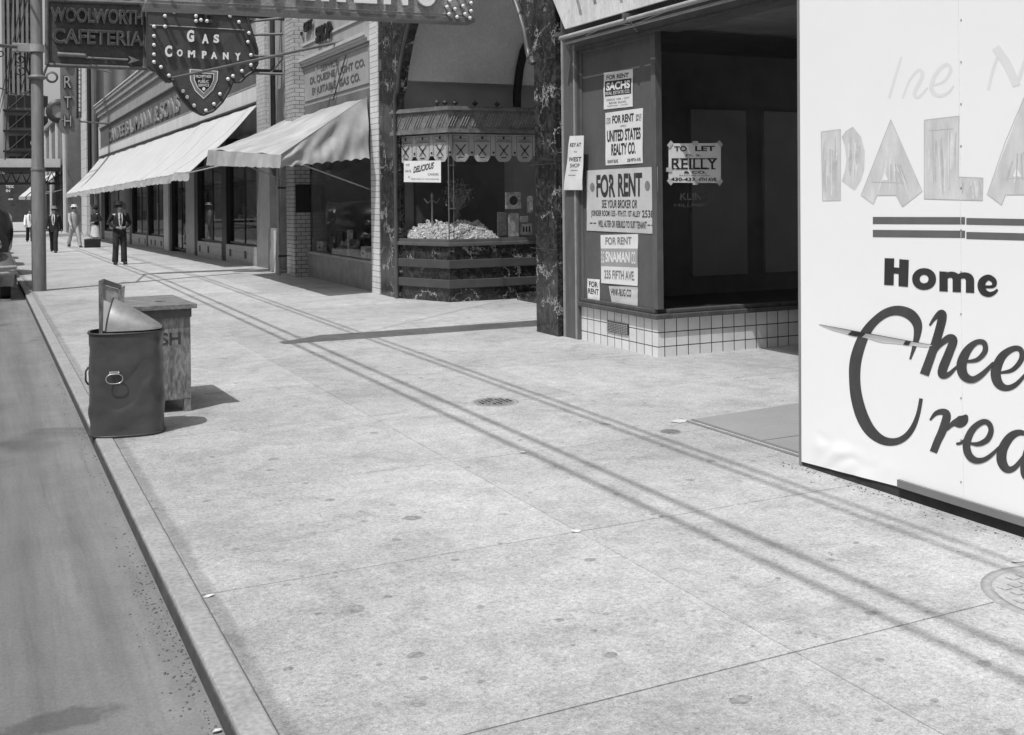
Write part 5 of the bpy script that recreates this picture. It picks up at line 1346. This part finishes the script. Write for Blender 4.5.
# wooden frame standing inside the can
wf = thing('framed_board', (cc_.x - .12, cc_.y + .05, .2), 'small dark wooden frame with pale panel sticking out of the trash can', 'frame')
FY = cc_.y + .09
def wpt(px, py, d=0.0): 
    p = on_y(px, py, FY); return p + Vector((0, d, 0))
def bar4(pts, t, nm, mat): MB().prism([wpt(*p) for p in pts], (0.004, t, 0)).build(nm, mat, wf)
bar4([(98.5, 281), (103.5, 279), (102.5, 335), (99, 335)], .035, 'left_stile', WOODG)
bar4([(103.7, 279), (122, 285.5), (120.5, 289.5), (103.4, 284.5)], .035, 'top_rail', WOODD)
bar4([(118.5, 289), (125, 285.5), (123.5, 312), (117, 312)], .03, 'right_stile', WOODG)
m = MB().prism([wpt(*p, .012) for p in ((103, 285), (119, 289.5), (117.5, 330), (102.5, 333))], (0, .008, 0)); m.build('panel', M('frame_panel', .34, .8, .25, 14, fine=.2), wf)
MB().prism([wpt(*p, -.004) for p in ((103.6, 300), (111, 303), (108, 330), (103, 331))], (0, .006, 0)).build('white_card', WHITE, wf)
# crate
ct = thing('wooden_crate', (1.33, 9.6, 0), 'weathered wooden box with overhanging lid and a hole in its top behind the can', 'crate')
zl = .84
cA, cB, cC, cD = Vector((1.05, 9.05)), Vector((1.585, 9.05)), Vector((1.54, 10.02)), Vector((1.08, 10.0))
lidm = MB()
tz = .035
nseg = 26; hc = Vector((1.33, 9.50)); 
g_ = on_g(160.5, 301.5, zl + tz); hc = Vector((g_.x, g_.y))
holev = [hc + Vector((.045 * math.cos(2 * math.pi * k / nseg), .045 * math.sin(2 * math.pi * k / nseg))) for k in range(nseg)]
bm = bmesh.new()
ov = [bm.verts.new((p.x, p.y, zl + tz)) for p in (cA, cB, cC, cD)]; hv = [bm.verts.new((p.x, p.y, zl + tz)) for p in holev]
eds = [bm.edges.new((ov[i], ov[(i + 1) % 4])) for i in range(4)] + [bm.edges.new((hv[i], hv[(i + 1) % nseg])) for i in range(nseg)]
bmesh.ops.triangle_fill(bm, edges=eds, use_beauty=True)
bm.verts.index_update()
lidm.add([v.co.copy() for v in bm.verts], [tuple(v.index for v in f.verts) for f in bm.faces]); bm.free()
lidm.add([(p.x, p.y, z) for p in (cA, cB, cC, cD) for z in (zl + tz, zl)], [(0, 1, 3, 2), (2, 3, 5, 4), (4, 5, 7, 6), (6, 7, 1, 0), (1, 3, 5, 7)])
lidm.add([(p.x, p.y, z) for p in holev for z in (zl + tz, zl + .01)], [(2 * k, 2 * ((k + 1) % nseg), 2 * ((k + 1) % nseg) + 1, 2 * k + 1) for k in range(nseg)])
lidm.build('lid', WOODL, ct)
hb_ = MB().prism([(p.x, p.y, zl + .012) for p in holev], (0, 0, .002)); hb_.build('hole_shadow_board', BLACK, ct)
def inn_(p, k=.045): c = (cA + cB + cC + cD) / 4; d = (c - p); return p + Vector((math.copysign(k, d.x), math.copysign(k, d.y)))
iA, iB, iC, iD = [inn_(p) for p in (cA, cB, cC, cD)]
fr_ = MB(); 
fr_.prism([(iA.x, iA.y, .10), (iB.x, iB.y, .10), (iC.x, iC.y, .10), (iD.x, iD.y, .10)], (0, 0, zl - .101)); fr_.build('box_body', WOODG, ct, bevel=.006)
lg = [(iA, 1, 1), (iB, -1, 1), (iC, -1, -1), (iD, 1, -1)]
for p, sx, sy in lg: MB().box(min(p.x, p.x + sx * .06) + .002, max(p.x, p.x + sx * .06) - .002, min(p.y, p.y + sy * .06) - .0, max(p.y, p.y + sy * .06), 0, .099).build('leg', WOODG, ct)
MB().box(iA.x, iB.x + .005, iA.y - .022, iA.y - .002 - .0, zl - .07, zl - .002).build('lid_batten', WOODD, ct)
fm_ = MB(); text_to(fm_, 'ASH', lambda u, v, h: Vector((u, iB.y - .0025, v)), 1.20, .55, 1.46, .65, bold=.02)
fm_.build('stencil_lettering', M('stencil_ink', .06, .9, .4, 25, fine=.3, bscale=50), ct)

# ================================================================== PEOPLE
def skin_mesh(verts, edges, rad, sub=1):
    me = bpy.data.meshes.new('tmp'); me.from_pydata(verts, edges, [])
    ob = bpy.data.objects.new('tmp', me); COL.objects.link(ob)
    md = ob.modifiers.new('s', 'SKIN'); md.use_smooth_shade = True
    for i, r in enumerate(rad):
        sv = me.skin_vertices[0].data[i]; sv.radius = r if isinstance(r, tuple) else (r, r)
    me.skin_vertices[0].data[0].use_root = True
    ms = ob.modifiers.new('u', 'SUBSURF'); ms.levels = sub; ms.render_levels = sub
    dg = bpy.context.evaluated_depsgraph_get(); dg.update()
    out = bpy.data.meshes.new_from_object(ob.evaluated_get(dg))
    vs = [v.co.copy() for v in out.vertices]; fs = [tuple(p.vertices) for p in out.polygons]
    bpy.data.objects.remove(ob); bpy.data.meshes.remove(me); bpy.data.meshes.remove(out)
    return vs, fs
def person(loc, yaw, ht, label, jacket, trousers, pose='stand', hat=None, shirt=True, skirt=None, hatmat=None):
    k = ht / 1.75
    S = {}
    def J(n, x, y, z): S[n] = Vector((x, y, z))
    J('pel', 0, 0, .95); J('spine', 0, .0, 1.12); J('chest', 0, 0, 1.31); J('nb', 0, .01, 1.45); J('nk', 0, -.005, 1.52); J('h1', 0, -.02, 1.585); J('h2', 0, -.015, 1.67)
    J('nose', 0, -.115, 1.605)
    st = {'stand': 0.0, 'walk': .20, 'hips': 0.0}[pose]
    for s, c in ((-1, 'l'), (1, 'r')):
        f = st * s
        J('sh' + c, s * .175, .01, 1.41)
        if pose == 'hips':
            J('el' + c, s * .30, .05, 1.17); J('wr' + c, s * .13, -.14, 1.06); J('ha' + c, s * .07, -.17, 1.05)
        else:
            J('el' + c, s * .235, .02 + f * .5, 1.14); J('wr' + c, s * .25, -.05 + f * 1.1, .90); J('ha' + c, s * .25, -.07 + f * 1.2, .82)
        sp = .11 if pose == 'hips' else .09
        J('hip' + c, s * .09, 0, .90); J('kn' + c, s * sp, -.02 - f * .9, .50); J('an' + c, s * (sp + .015), .02 - f * 1.5, .085 + (0.04 if f < 0 else 0)); J('to' + c, s * (sp + .035), -.14 - f * 1.5, .03)
    names = ['pel', 'spine', 'chest', 'nb', 'nk', 'h1', 'h2', 'nose']; R_ = {'pel': (.14, .10), 'spine': (.12, .09), 'chest': (.15, .10), 'nb': .07, 'nk': .05, 'h1': (.075, .085), 'h2': (.072, .085), 'nose': .016}
    E = [('pel', 'spine'), ('spine', 'chest'), ('chest', 'nb'), ('nb', 'nk'), ('nk', 'h1'), ('h1', 'h2'), ('h1', 'nose')]
    for c in 'lr':
        names += [a + c for a in ('sh', 'el', 'wr', 'ha', 'hip', 'kn', 'an', 'to')]
        for a, r in (('sh', .06), ('el', .042), ('wr', .028), ('ha', (.036, .02)), ('hip', .085), ('kn', .055), ('an', .038), ('to', .03)): R_[a + c] = r
        E += [('chest', 'sh' + c), ('sh' + c, 'el' + c), ('el' + c, 'wr' + c), ('wr' + c, 'ha' + c), ('pel', 'hip' + c), ('hip' + c, 'kn' + c), ('kn' + c, 'an' + c), ('an' + c, 'to' + c)]
        w, h_ = S['wr' + c], S['ha' + c]; d = (h_ - w).normalized(); side = Vector((0, 1, 0)) if pose != 'hips' else Vector((0, 0, 1))
        sg = 1 if c == 'r' else -1
        for j in range(4):
            o = side * (j - 1.5) * .019; ln = (.045, .052, .048, .038)[j]
            a = 'f%d%s' % (j, c); S[a] = h_ + o + d * .035; S[a + 'b'] = h_ + o + d * (.035 + ln) + Vector((-sg * .012, -.012, 0)); names += [a, a + 'b']; R_[a] = .009; R_[a + 'b'] = .0075; E += [('ha' + c, a), (a, a + 'b')]
        a = 't' + c; S[a] = w + d * .03 - side * .03; S[a + 'b'] = w + d * .07 - side * .042; names += [a, a + 'b']; R_[a] = .011; R_[a + 'b'] = .009; E += [('wr' + c, a), (a, a + 'b')]
    idx = {n: i for i, n in enumerate(names)}
    vs, fs = skin_mesh([S[n] for n in names], [(idx[a], idx[b]) for a, b in E], [R_[n] for n in names])
    rot = Matrix.Rotation(yaw, 3, 'Z'); L0 = Vector(loc)
    T = lambda v: L0 + rot @ (Vector(v) * k)
    t = thing('person', loc, label, 'person', 'pedestrians on the sidewalk')
    m = MB(); m.add([T(v) for v in vs], fs, True); m.build('body', SKIN, t)
    def bld(mb, nm, mat): mb.v = [tuple(T(v)) for v in mb.v]; return mb.build(nm, mat, t)
    def loft(mb, rows, n=20):   # rows (cx,cy,z,rx,ry)
        vv = []
        for (cx, cy_, z, rx, ry_) in rows:
            for q in range(n): a = 2 * math.pi * q / n; vv.append((cx + rx * math.cos(a), cy_ + ry_ * math.sin(a), z))
        mb.add(vv, [(i * n + q, i * n + (q + 1) % n, (i + 1) * n + (q + 1) % n, (i + 1) * n + q) for i in range(len(rows) - 1) for q in range(n)], True)
    # eyes, mouth
    e = MB()
    for s in (-1, 1): e.ball((s * .032, -.096, 1.632), .010, 6)
    e.box(-.022, .022, -.108, -.100, 1.553, 1.560); bld(e, 'face_features', BLACK)
    hr = MB(); hr.ball((0, .012, 1.665), .098, 14, (.9, 1.02, .82)); bld(hr, 'hair', SUITM)
    # jacket torso + sleeves
    j = MB()
    loft(j, [(0, 0, .80, .185, .13), (0, 0, .95, .18, .125), (0, 0, 1.10, .165, .115), (0, 0, 1.28, .19, .125), (0, .01, 1.40, .18, .105), (0, .01, 1.455, .11, .08), (0, .01, 1.49, .065, .06)])
    for c in 'lr': j.tube([S['sh' + c] + Vector((0, 0, .01)), S['sh' + c] * .5 + S['el' + c] * .5, S['el' + c], S['el' + c] * .4 + S['wr' + c] * .6, S['wr' + c]], [.075, .066, .058, .052, .046], 12)
    bld(j, 'jacket', jacket)
    if shirt:
        s_ = MB(); s_.add([(-.055, -.105, 1.47), (.055, -.105, 1.47), (.06, -.13, 1.30), (.035, -.134, 1.12), (0, -.136, 1.04), (-.035, -.134, 1.12), (-.06, -.13, 1.30)], [tuple(range(7))])
        s_.v = [(v[0], v[1] + .0, v[2]) for v in s_.v]; s2_ = MB().prism(s_.v, (0, .03, 0)); bld(s2_, 'shirt', SHIRT)
        bld(MB().prism([(-.014, -.141, 1.45), (.014, -.141, 1.45), (.02, -.142, 1.15), (0, -.142, 1.10), (-.02, -.142, 1.15)], (0, .006, 0)), 'tie', SUITM)
    if skirt:
        q = MB(); loft(q, [(0, 0, 1.02, .15, .11), (0, 0, .9, .19, .14), (0, 0, .6, .22, .18), (0, 0, .42, .24, .2)]); bld(q, 'skirt', skirt)
    else:
        q = MB(); loft(q, [(0, 0, 1.0, .15, .11), (0, 0, .88, .17, .12), (0, 0, .84, .15, .11)])
        for c in 'lr':
            q.tube([S['hip' + c] + Vector((0, 0, -.0)), S['hip' + c] * .5 + S['kn' + c] * .5, S['kn' + c], S['kn' + c] * .4 + S['an' + c] * .6, S['an' + c] + Vector((0, 0, -.01))], [.102, .092, .082, .082, .085], 14)
        bld(q, 'trousers', trousers)
    for c in 'lr':
        a, b = S['an' + c], S['to' + c]; bx = MB().ball(((a.x + b.x) / 2, (a.y + b.y) / 2, .04 + max(0, a.z - .085)), .13, 12, (.42, 1.0, .36)); bld(bx, 'shoe', BLACK)
    if hat:
        brim, crown = hat; h_ = MB().lathe((0, -.005, 1.695), [(brim, 0), (brim, .008), (.105, .016), (.10, .085), (.085, .11), (.03, .105), (0, .10)], 20, sy=1.12); bld(h_, 'hat', hatmat)
    return t
person((3.48, 31.7, gz(31.7)), R(8), 1.71, 'man in dark jacket and open white shirt, hands at his waist, nearest on the pavement', SUITD, SUITM, 'hips', (.17, 0), hatmat=SUITD)
person((2.5, 44, gz(44)), R(-12), 1.70, 'man in dark suit and pale hat facing the camera just right of the pole', SUITD, SUITD, 'walk', (.15, 0), hatmat=M('grey_felt', .2, .9))
person((3.65, 50, gz(50)), R(20), 1.80, 'man striding in a pale summer suit and straw hat', SUITL, SUITL, 'walk', (.17, 0), hatmat=M('straw_hat', .7, .8), shirt=False)
person((4.55, 50.5, gz(50.5)), R(-60), 1.76, 'woman in dark top, dark hat and light skirt beside the store wall', SUITD, SUITD, 'hips', (.14, 0), shirt=False, skirt=M('light_skirt', .6, .9), hatmat=SUITD)
person((2.36, 62, gz(62)), R(0), 1.75, 'pedestrian in white shirt half hidden behind the pole', SHIRT, SUITD, 'walk', None)
bxo = thing('suitcase', (4.35, 49.0, gz(49)), 'dark flat-sided case standing on the pavement at the woman\'s feet', 'case')
MB().box(3.98, 4.62, 49.0, 49.3, gz(49), gz(49) + .36).build('body', BLACK, bxo, bevel=.02); MB().tube([(4.2, 49.15, gz(49) + .36), (4.22, 49.15, gz(49) + .41), (4.38, 49.15, gz(49) + .41), (4.4, 49.15, gz(49) + .36)], .012, 6).build('handle', MIDM, bxo)

# ================================================================== PARKED CARS
def car(y0, label, body_mat, xr=.56):
    """1930s sedan, nose towards the camera, right side near the kerb"""
    x0 = xr - 1.72; g = gz(y0) - .085
    t = thing('parked_car', ((x0 + xr) / 2, y0 + 2.2, g), label, 'car', 'cars parked along the kerb')
    c = (x0 + xr) / 2
    def sec(mb, rows, n=20, p=3.0):   # rows (y, halfwidth, z0, z1)
        vv = []
        for (y, hw, z0, z1) in rows:
            for q in range(n):
                a = 2 * math.pi * q / n; cs_, sn_ = math.cos(a), math.sin(a)
                vv.append((c + hw * math.copysign(abs(cs_) ** (2 / p), cs_), y0 + y, g + (z0 + z1) / 2 + (z1 - z0) / 2 * math.copysign(abs(sn_) ** (2 / p), sn_)))
        mb.add(vv, [(i * n + q, i * n + (q + 1) % n, (i + 1) * n + (q + 1) % n, (i + 1) * n + q) for i in range(len(rows) - 1) for q in range(n)], True)
        mb.add(vv[:n], [tuple(range(n))]); mb.add(vv[-n:], [tuple(range(n))])
    b = MB(); sec(b, [(.35, .28, .5, .95), (.4, .33, .45, 1.08), (.9, .42, .42, 1.14), (1.5, .62, .42, 1.18), (1.6, .78, .42, 1.2), (3.9, .80, .42, 1.16), (4.4, .6, .42, .95), (4.55, .4, .5, .8)]); b.build('body', body_mat, t)
    b = MB(); sec(b, [(1.05, .76, .6, 1.3), (1.25, .83, .6, 1.68), (1.8, .85, .6, 1.80), (3.3, .84, .6, 1.80), (3.9, .72, .8, 1.5), (4.2, .5, .9, 1.15)]); b.build('cabin', CARB, t)
    MB().prism([(c - .5, y0 + 1.08, g + 1.22), (c + .5, y0 + 1.08, g + 1.22), (c + .48, y0 + 1.2, g + 1.55), (c - .48, y0 + 1.2, g + 1.55)], (0, -.02, 0)).build('windscreen', GLASS, t)
    MB().box(c - .24, c + .24, y0 + .32, y0 + .36, g + .5, g + 1.0).build('grille', CHROME, t)
    for s in (-1, 1):
        for (yc, nm) in ((.75, 0), (3.75, 1)):
            xx = c + s * .68
            f = MB(); vv = []; nA, nB = 16, 10
            def fen(u, v):
                a = math.pi * (1.12 * u - .06); rr = .50 - .02 * u
                cy_ = y0 + yc - math.cos(a) * rr * 1.15; cz = g + .36 + math.sin(a) * rr
                w = .17; lat = (v - .5) * 2
                dz = -(abs(lat) ** 2.6) * .18
                return Vector((xx + lat * w, cy_ - math.cos(a) * dz * .5 * -1, cz + dz * max(.2, math.sin(a))))
            f.grid(fen, nA, nB, (0, 0, -.01)); f.build('fender', body_mat, t)
            w_ = MB().lathe((xx - .08, y0 + yc, g + .34), [(.34, 0), (.35, .03), (.35, .13), (.34, .16)], 24, 'x').build('wheel', RUBBER, t)
            MB().lathe((xx - .085 if s < 0 else xx + .085, y0 + yc, g + .34), [(.2, -.005), (.17, .005), (.05, .01)], 18, 'x').build('hub_cap', CHROME, w_)
        MB().ball((c + s * .50, y0 + .42, g + 1.0), .12, 14, (1, 1.3, 1)).build('headlight', CHROME if s > 0 else CHROME, t)
    m = MB()
    for z in (.50, .60): m.tube([(c - .84, y0 + .12, g + z), (c - .7, y0 + .02, g + z), (c + .7, y0 + .02, g + z), (c + .84, y0 + .12, g + z)], .035, 8)
    m.build('bumper', LTM, t)
    MB().box(c - .80, c - .70, y0 + 1.2, y0 + 3.4, g + .38, g + .42).box(c + .70, c + .80, y0 + 1.2, y0 + 3.4, g + .38, g + .42).build('running_board', RUBBER, t)
car(21.25, 'nearer grey sedan with a light bumper at the kerb, cut by the left edge', CARP, .60)
car(26.6, 'black sedan parked directly behind the grey one at the left edge', CARB, .58)
car(31.8, 'grey sedan third along the kerb, almost hidden by the two before it', CARP, .56)
car(37.0, 'black sedan fourth along the kerb, hidden behind the others', CARB, .56)
car(42.3, 'black sedan farthest along the kerb toward the cross street', CARB, .55)

# ================================================================== FAR STREET
fb_ = thing('far_store', (6.4, 76, gz(76)), 'tall store beyond the long one, pale stone front and fluted dark side wall', 'building')
MB().box(6.40, 20, 69.0, 76.0, gz(76), 26).build('side_wall', CORR, fb_)
MB().box(6.0, 6.398, 72.0, 75.9, gz(76), 26).build('front_pier', mat_tile('pale_block_front', 'x', 1.2, .6, .6, .3, .03, rough=.8), fb_)
MB().box(6.2, 6.398, 69.0, 72.0, gz(76), 26).build('front_wall', M('dark_front_wall', .14, .8, .3, 1), fb_)
MB().box(6.14, 6.198, 69.5, 71.6, gz(72) + 2.0, gz(72) + 2.9).build('wall_sign', BLACK, fb_)
MB().box(6.16, 6.198, 69.3, 71.8, gz(72) + .4, gz(72) + 1.9).build('window', GLASSD, fb_)
MB().tube([(5.9, 68.6, 2), (5.9, 68.6, 16)], .12, 8).build('corner_pipe', BLACK, fb_)
ls_ = thing('low_shops', (6.4, 120, gz(95)), 'low distant row of shops past the cross street with small awnings', 'building')
MB().box(6.2, 22, 91, 150, gz(95), 8.5).build('wall', M('far_shop_wall', .16, .9, .4, .5), ls_)
for k in range(6):
    MB().box(6.05, 6.198, 93 + k * 9, 94 + k * 9, gz(95), 8.5).build('pilaster', STONEF, ls_)
    MB().box(6.12, 6.198, 95 + k * 9, 101 + k * 9, gz(95) + .5, 2.4).build('shop_window', BLACK, ls_)
MB().box(5.9, 6.2, 91, 150, 8.5, 8.9).build('roof_cornice', STONEC, ls_)
for k, (a, b, c_, d, lb) in enumerate((((68, 176), (63, 179), (43, 196), (48, 195), 'nearer of the two small pale awnings across the street'), ((54, 183), (49, 185), (14, 203), (20, 201), 'farther small pale awning across the street'))):
    X0 = 6.1; y_a = (96, 112)[k]; y_b = (108, 130)[k]
    o = thing('awning', (5, (y_a + y_b) / 2, 2), lb, 'awning', 'canvas awnings over the pavement')
    m = MB(); A_ = Vector((X0, y_a, 4.0)); B_ = Vector((X0, y_b, 4.0)); C__ = Vector((3.9, y_b, 1.9)); D_ = Vector((3.9, y_a, 1.9))
    cloth(m, A_, B_, C__, D_, 16, 6, .05, .05, 3); m.build('canopy', AWN1, o)
    MB().box(3.88, 3.92, y_a, y_b, 1.6, 1.92).build('valance', AWN2, o)
    MB().tube([(3.95, y_a + .1, 1.85), (6.1, y_a + .1, 2.4)], .03, 6).build('frame_arm', LTM, o)
# vertical blade sign R T H
mb_ = thing('mid_block', (4, 175, gz(95)), 'dim loft block with balconies and fire escapes below the ribbed tower', 'building')
xa_, xb_ = on_y(4, 100, 175).x, on_y(45, 100, 175).x
MB().box(xa_, xb_, 175, 185, gz(95), 17).build('wall', M('loft_wall', .17, .9, .35, .4), mb_)
m = MB()
for k in range(4): m.box(xa_ - .2, xb_ - 1.5 + .3 * k, 174.2, 174.99, 5.5 + k * 3.0, 5.75 + k * 3.0)
for k in range(4): m.tube([(xa_ + .5, 174.3, 5.7 + k * 3), (xa_ + 3.5, 174.3, 8.6 + k * 3)], .12, 5)
m.build('fire_escape', BLACK, mb_)
m = MB()
for k in range(5):
    for j in range(4): m.box(xa_ + .6 + k * (xb_ - xa_) / 5, xa_ + 1.5 + k * (xb_ - xa_) / 5, 174.9, 174.99, 6.2 + j * 3, 7.9 + j * 3)
m.build('window', BLACK, mb_)['kind'] = 'stuff'
vb_ = thing('blade_sign', (4.2, 60, 5.0), 'tall vertical blade sign ending in letters R T H with a rounded foot', 'sign')
q = [on_y(x, y, 60) for x, y in ((60, -30), (76.5, -30), (76.5, 118), (79, 122), (78.5, 128), (74, 132), (68, 134.5), (62, 132), (59, 127), (59, 122), (61, 118))]
MB().prism(q, (0, .5, 0)).build('blade', M('blade_steel', .17, .5, .2, 3), vb_)
MB().prism([on_y(x, y, 60) + Vector((.012, -.02, 0)) for x, y in ((76.6, -30), (78.4, -30), (78.4, 118), (76.6, 118))], (0, .54, 0)).build('side_edge', BLACK, vb_)
m = MB()
for ch, y0, y1 in (('R', 88.5, 75.5), ('T', 108.5, 96), ('H', 127, 115), ('O', 68, 56)):
    text_to(m, ch, lambda u, v, h: on_y(u, v, 60) + Vector((0, -.06 - h, 0)), 63.5, y0, 71.5, y1, bold=.05, ext=.04)
build_split(m, 'letter', BLACK, vb_)
m = MB()
for ch, y0, y1 in (('R', 88, 76), ('T', 108, 96.5), ('H', 126.5, 115.5), ('O', 67.5, 56.5)):
    text_to(m, ch, lambda u, v, h: on_y(u, v, 60) + Vector((0, -.12 - h, 0)), 64, y0, 71, y1, bold=.0)
m.build('letter_face', LTM, vb_)
c_ = on_y(59, 111, 60.2); m = MB().lathe(tuple(c_), [(.35, 0), (.62, 0), (.62, .3), (.35, .3), (.35, 0)], 28, 'y'); m.build('ring', DARKM, vb_)
MB().lathe((c_.x, c_.y + .1, c_.z), [(.34, 0), (.34, .1)], 24, 'y').build('disc', LTM, vb_)
c_ = on_y(52, 77, 60.2); MB().lathe(tuple(c_), [(.2, 0), (.3, .0), (.3, .2), (.2, .2), (.2, 0)], 20, 'y').build('scroll', MIDM, vb_)
m = MB()
for k in range(14): p = on_y(80.5, 66 + k * 4.6, 60.3); m.tube([p, p + Vector((-.14, 0, 0))], .02, 5)
a, b = on_y(81, 60, 60.3), on_y(81, 118, 60.3); m.tube([a, b], .03, 6); m.tube([on_y(60, 60, 60), (6.3, 60.3, 8.3)], .05, 6); m.tube([on_y(62, 120, 60), (6.2, 60.3, 5.6)], .05, 6); m.build('bracket_ladder', MIDM, vb_)
# overpass closing the view
op = thing('overpass', (0, 96, 4), 'pale girder overpass crossing the far end of the street', 'bridge')
MB().box(-16, 6.0, 96, 99, 4.25, 4.95).build('girder', STONEF, op)
MB().box(-16, 6.0, 95.7, 95.98, 3.9, 4.24).build('lower_flange', BLACK, op)
m = MB()
for k in range(30): x = -16 + k * .75; m.tube([(x, 97, 3.0), (x + .37, 97, 3.9), (x + .75, 97, 3.0)], .06, 5)
m.box(-16, 6.0, 96.9, 97.1, 2.85, 3.05); m.build('truss', DARKM, op)
for x in (-12, -5, 1.2, 5.8): MB().box(x - .15, x + .15, 96.5, 97, gz(95) - .1, 4.2).build('column', DARKM, op)
eb = thing('end_building', (0, 150, gz(95)), 'dark shop block under the overpass with a small lit-letter sign', 'building')
MB().box(-30, 5.9, 140, 150, gz(95) - .1, 4.6).build('wall', M('end_block_wall', .07, .9, .5, .3), eb)
m = MB(); 
for s, x0, x1, y0, y1 in (('TEX', 5.5, 14, 188, 185.2), ('IN', 6, 10, 192, 189.4), ('400', 8, 13, 200, 198.3)): text_to(m, s, lambda u, v, h: on_y(u, v, 139.8), x0, y0, x1, y1, bold=.03)
m.build('sign_lettering', LETW, eb)
tw = thing('tower_building', (8, 255, 0), 'tall ribbed stone tower closing the street behind the pole', 'building')
MB().box(on_y(3, 0, 250).x, on_y(36, 0, 250).x, 250, 268, -2, 70).build('shaft', TOWER, tw)
m = MB(); xa_, xb_ = on_y(3, 0, 250).x, on_y(36, 0, 250).x
for k in range(8): x = xa_ + (xb_ - xa_) * k / 7; m.box(x - .25, x + .25, 249.4, 249.99, 12, 70)
m.build('rib', M('tower_rib_stone', .22, .9, .15, .3), tw)
m = MB()
for k in range(7):
    for j in range(20): x = xa_ + (xb_ - xa_) * (k + .5) / 7; m.box(x - .3, x + .3, 249.8, 249.99, 13 + j * 2.8, 14.6 + j * 2.8)
m.build('window', BLACK, tw)['kind'] = 'stuff'
# opposite side of the street (seen in the window glass)
og = thing('opposite_building', (-17, 30, 0), 'long brick block across the street, out of the picture on the left', 'building')
MB().box(-24, -16, -30, 120, -1.6, 12).build('wall', BRICKO, og)
m = MB()
for k in range(36):
    for j in range(3): m.box(-15.999, -15.95, -28 + k * 4.1, -26.2 + k * 4.1, 4.2 + j * 2.7, 6.0 + j * 2.7)
mm = m.build('window', BLACK, og); mm['kind'] = 'stuff'
struct(MB().sbox(-16, -11, -40, 24, -.16, 0).sbox(-16, -11, 24, 76, -.16, 0, 5).build('opposite_sidewalk', SIDEWALK))

# ================================================================== LIGHT, SKY, CAMERA
sd = Vector((.45, .28, -1)).normalized()      # direction of travel of the sun's light
sun = bpy.data.lights.new('sun', 'SUN'); sun.energy = 3.25; sun.angle = R(.5); sun.color = (1, 1, 1)
so = bpy.data.objects.new('sun', sun); COL.objects.link(so); so.rotation_euler = sd.to_track_quat('-Z', 'Y').to_euler(); so.location = (-5, -5, 20)
w = bpy.data.worlds.new('World'); scene.world = w; w.use_nodes = True
N = w.node_tree.nodes; L = w.node_tree.links; bg = N['Background']
sky = N.new('ShaderNodeTexSky'); sky.sky_type = 'NISHITA'; sky.sun_disc = False
sky.sun_elevation = math.asin(-sd.z); sky.sun_rotation = math.atan2(-sd.x, -sd.y); sky.dust_density = 3.0; sky.air_density = 1.5
bw = N.new('ShaderNodeRGBToBW'); L.new(sky.outputs[0], bw.inputs[0]); L.new(bw.outputs[0], bg.inputs['Color']); bg.inputs['Strength'].default_value = 0.11
cam = bpy.data.cameras.new('camera'); co = bpy.data.objects.new('camera', cam); COL.objects.link(co)
cam.sensor_fit = 'HORIZONTAL'; cam.sensor_width = 36; cam.lens = 36 * FOC / 1024
c, s = math.cos(ROLL), math.sin(ROLL)
cam.shift_x = -(CY * s) / 1024; cam.shift_y = (CY * c) / 1024
Rv = Vector((math.cos(TH), -math.sin(TH), 0)); Fv = Vector((math.sin(TH), math.cos(TH), 0)); Uv = Vector((0, 0, 1))
cr_ = Rv * c - Uv * s; cu_ = Rv * s + Uv * c
mt = Matrix(((cr_.x, cu_.x, -Fv.x, 0), (cr_.y, cu_.y, -Fv.y, 0), (cr_.z, cu_.z, -Fv.z, H), (0, 0, 0, 1)))
co.matrix_world = mt; cam.clip_end = 2000; cam.clip_start = .05
scene.camera = co
vs = scene.view_settings; vs.view_transform = 'Standard'; vs.look = 'None'; vs.exposure = 0.12; vs.gamma = 1
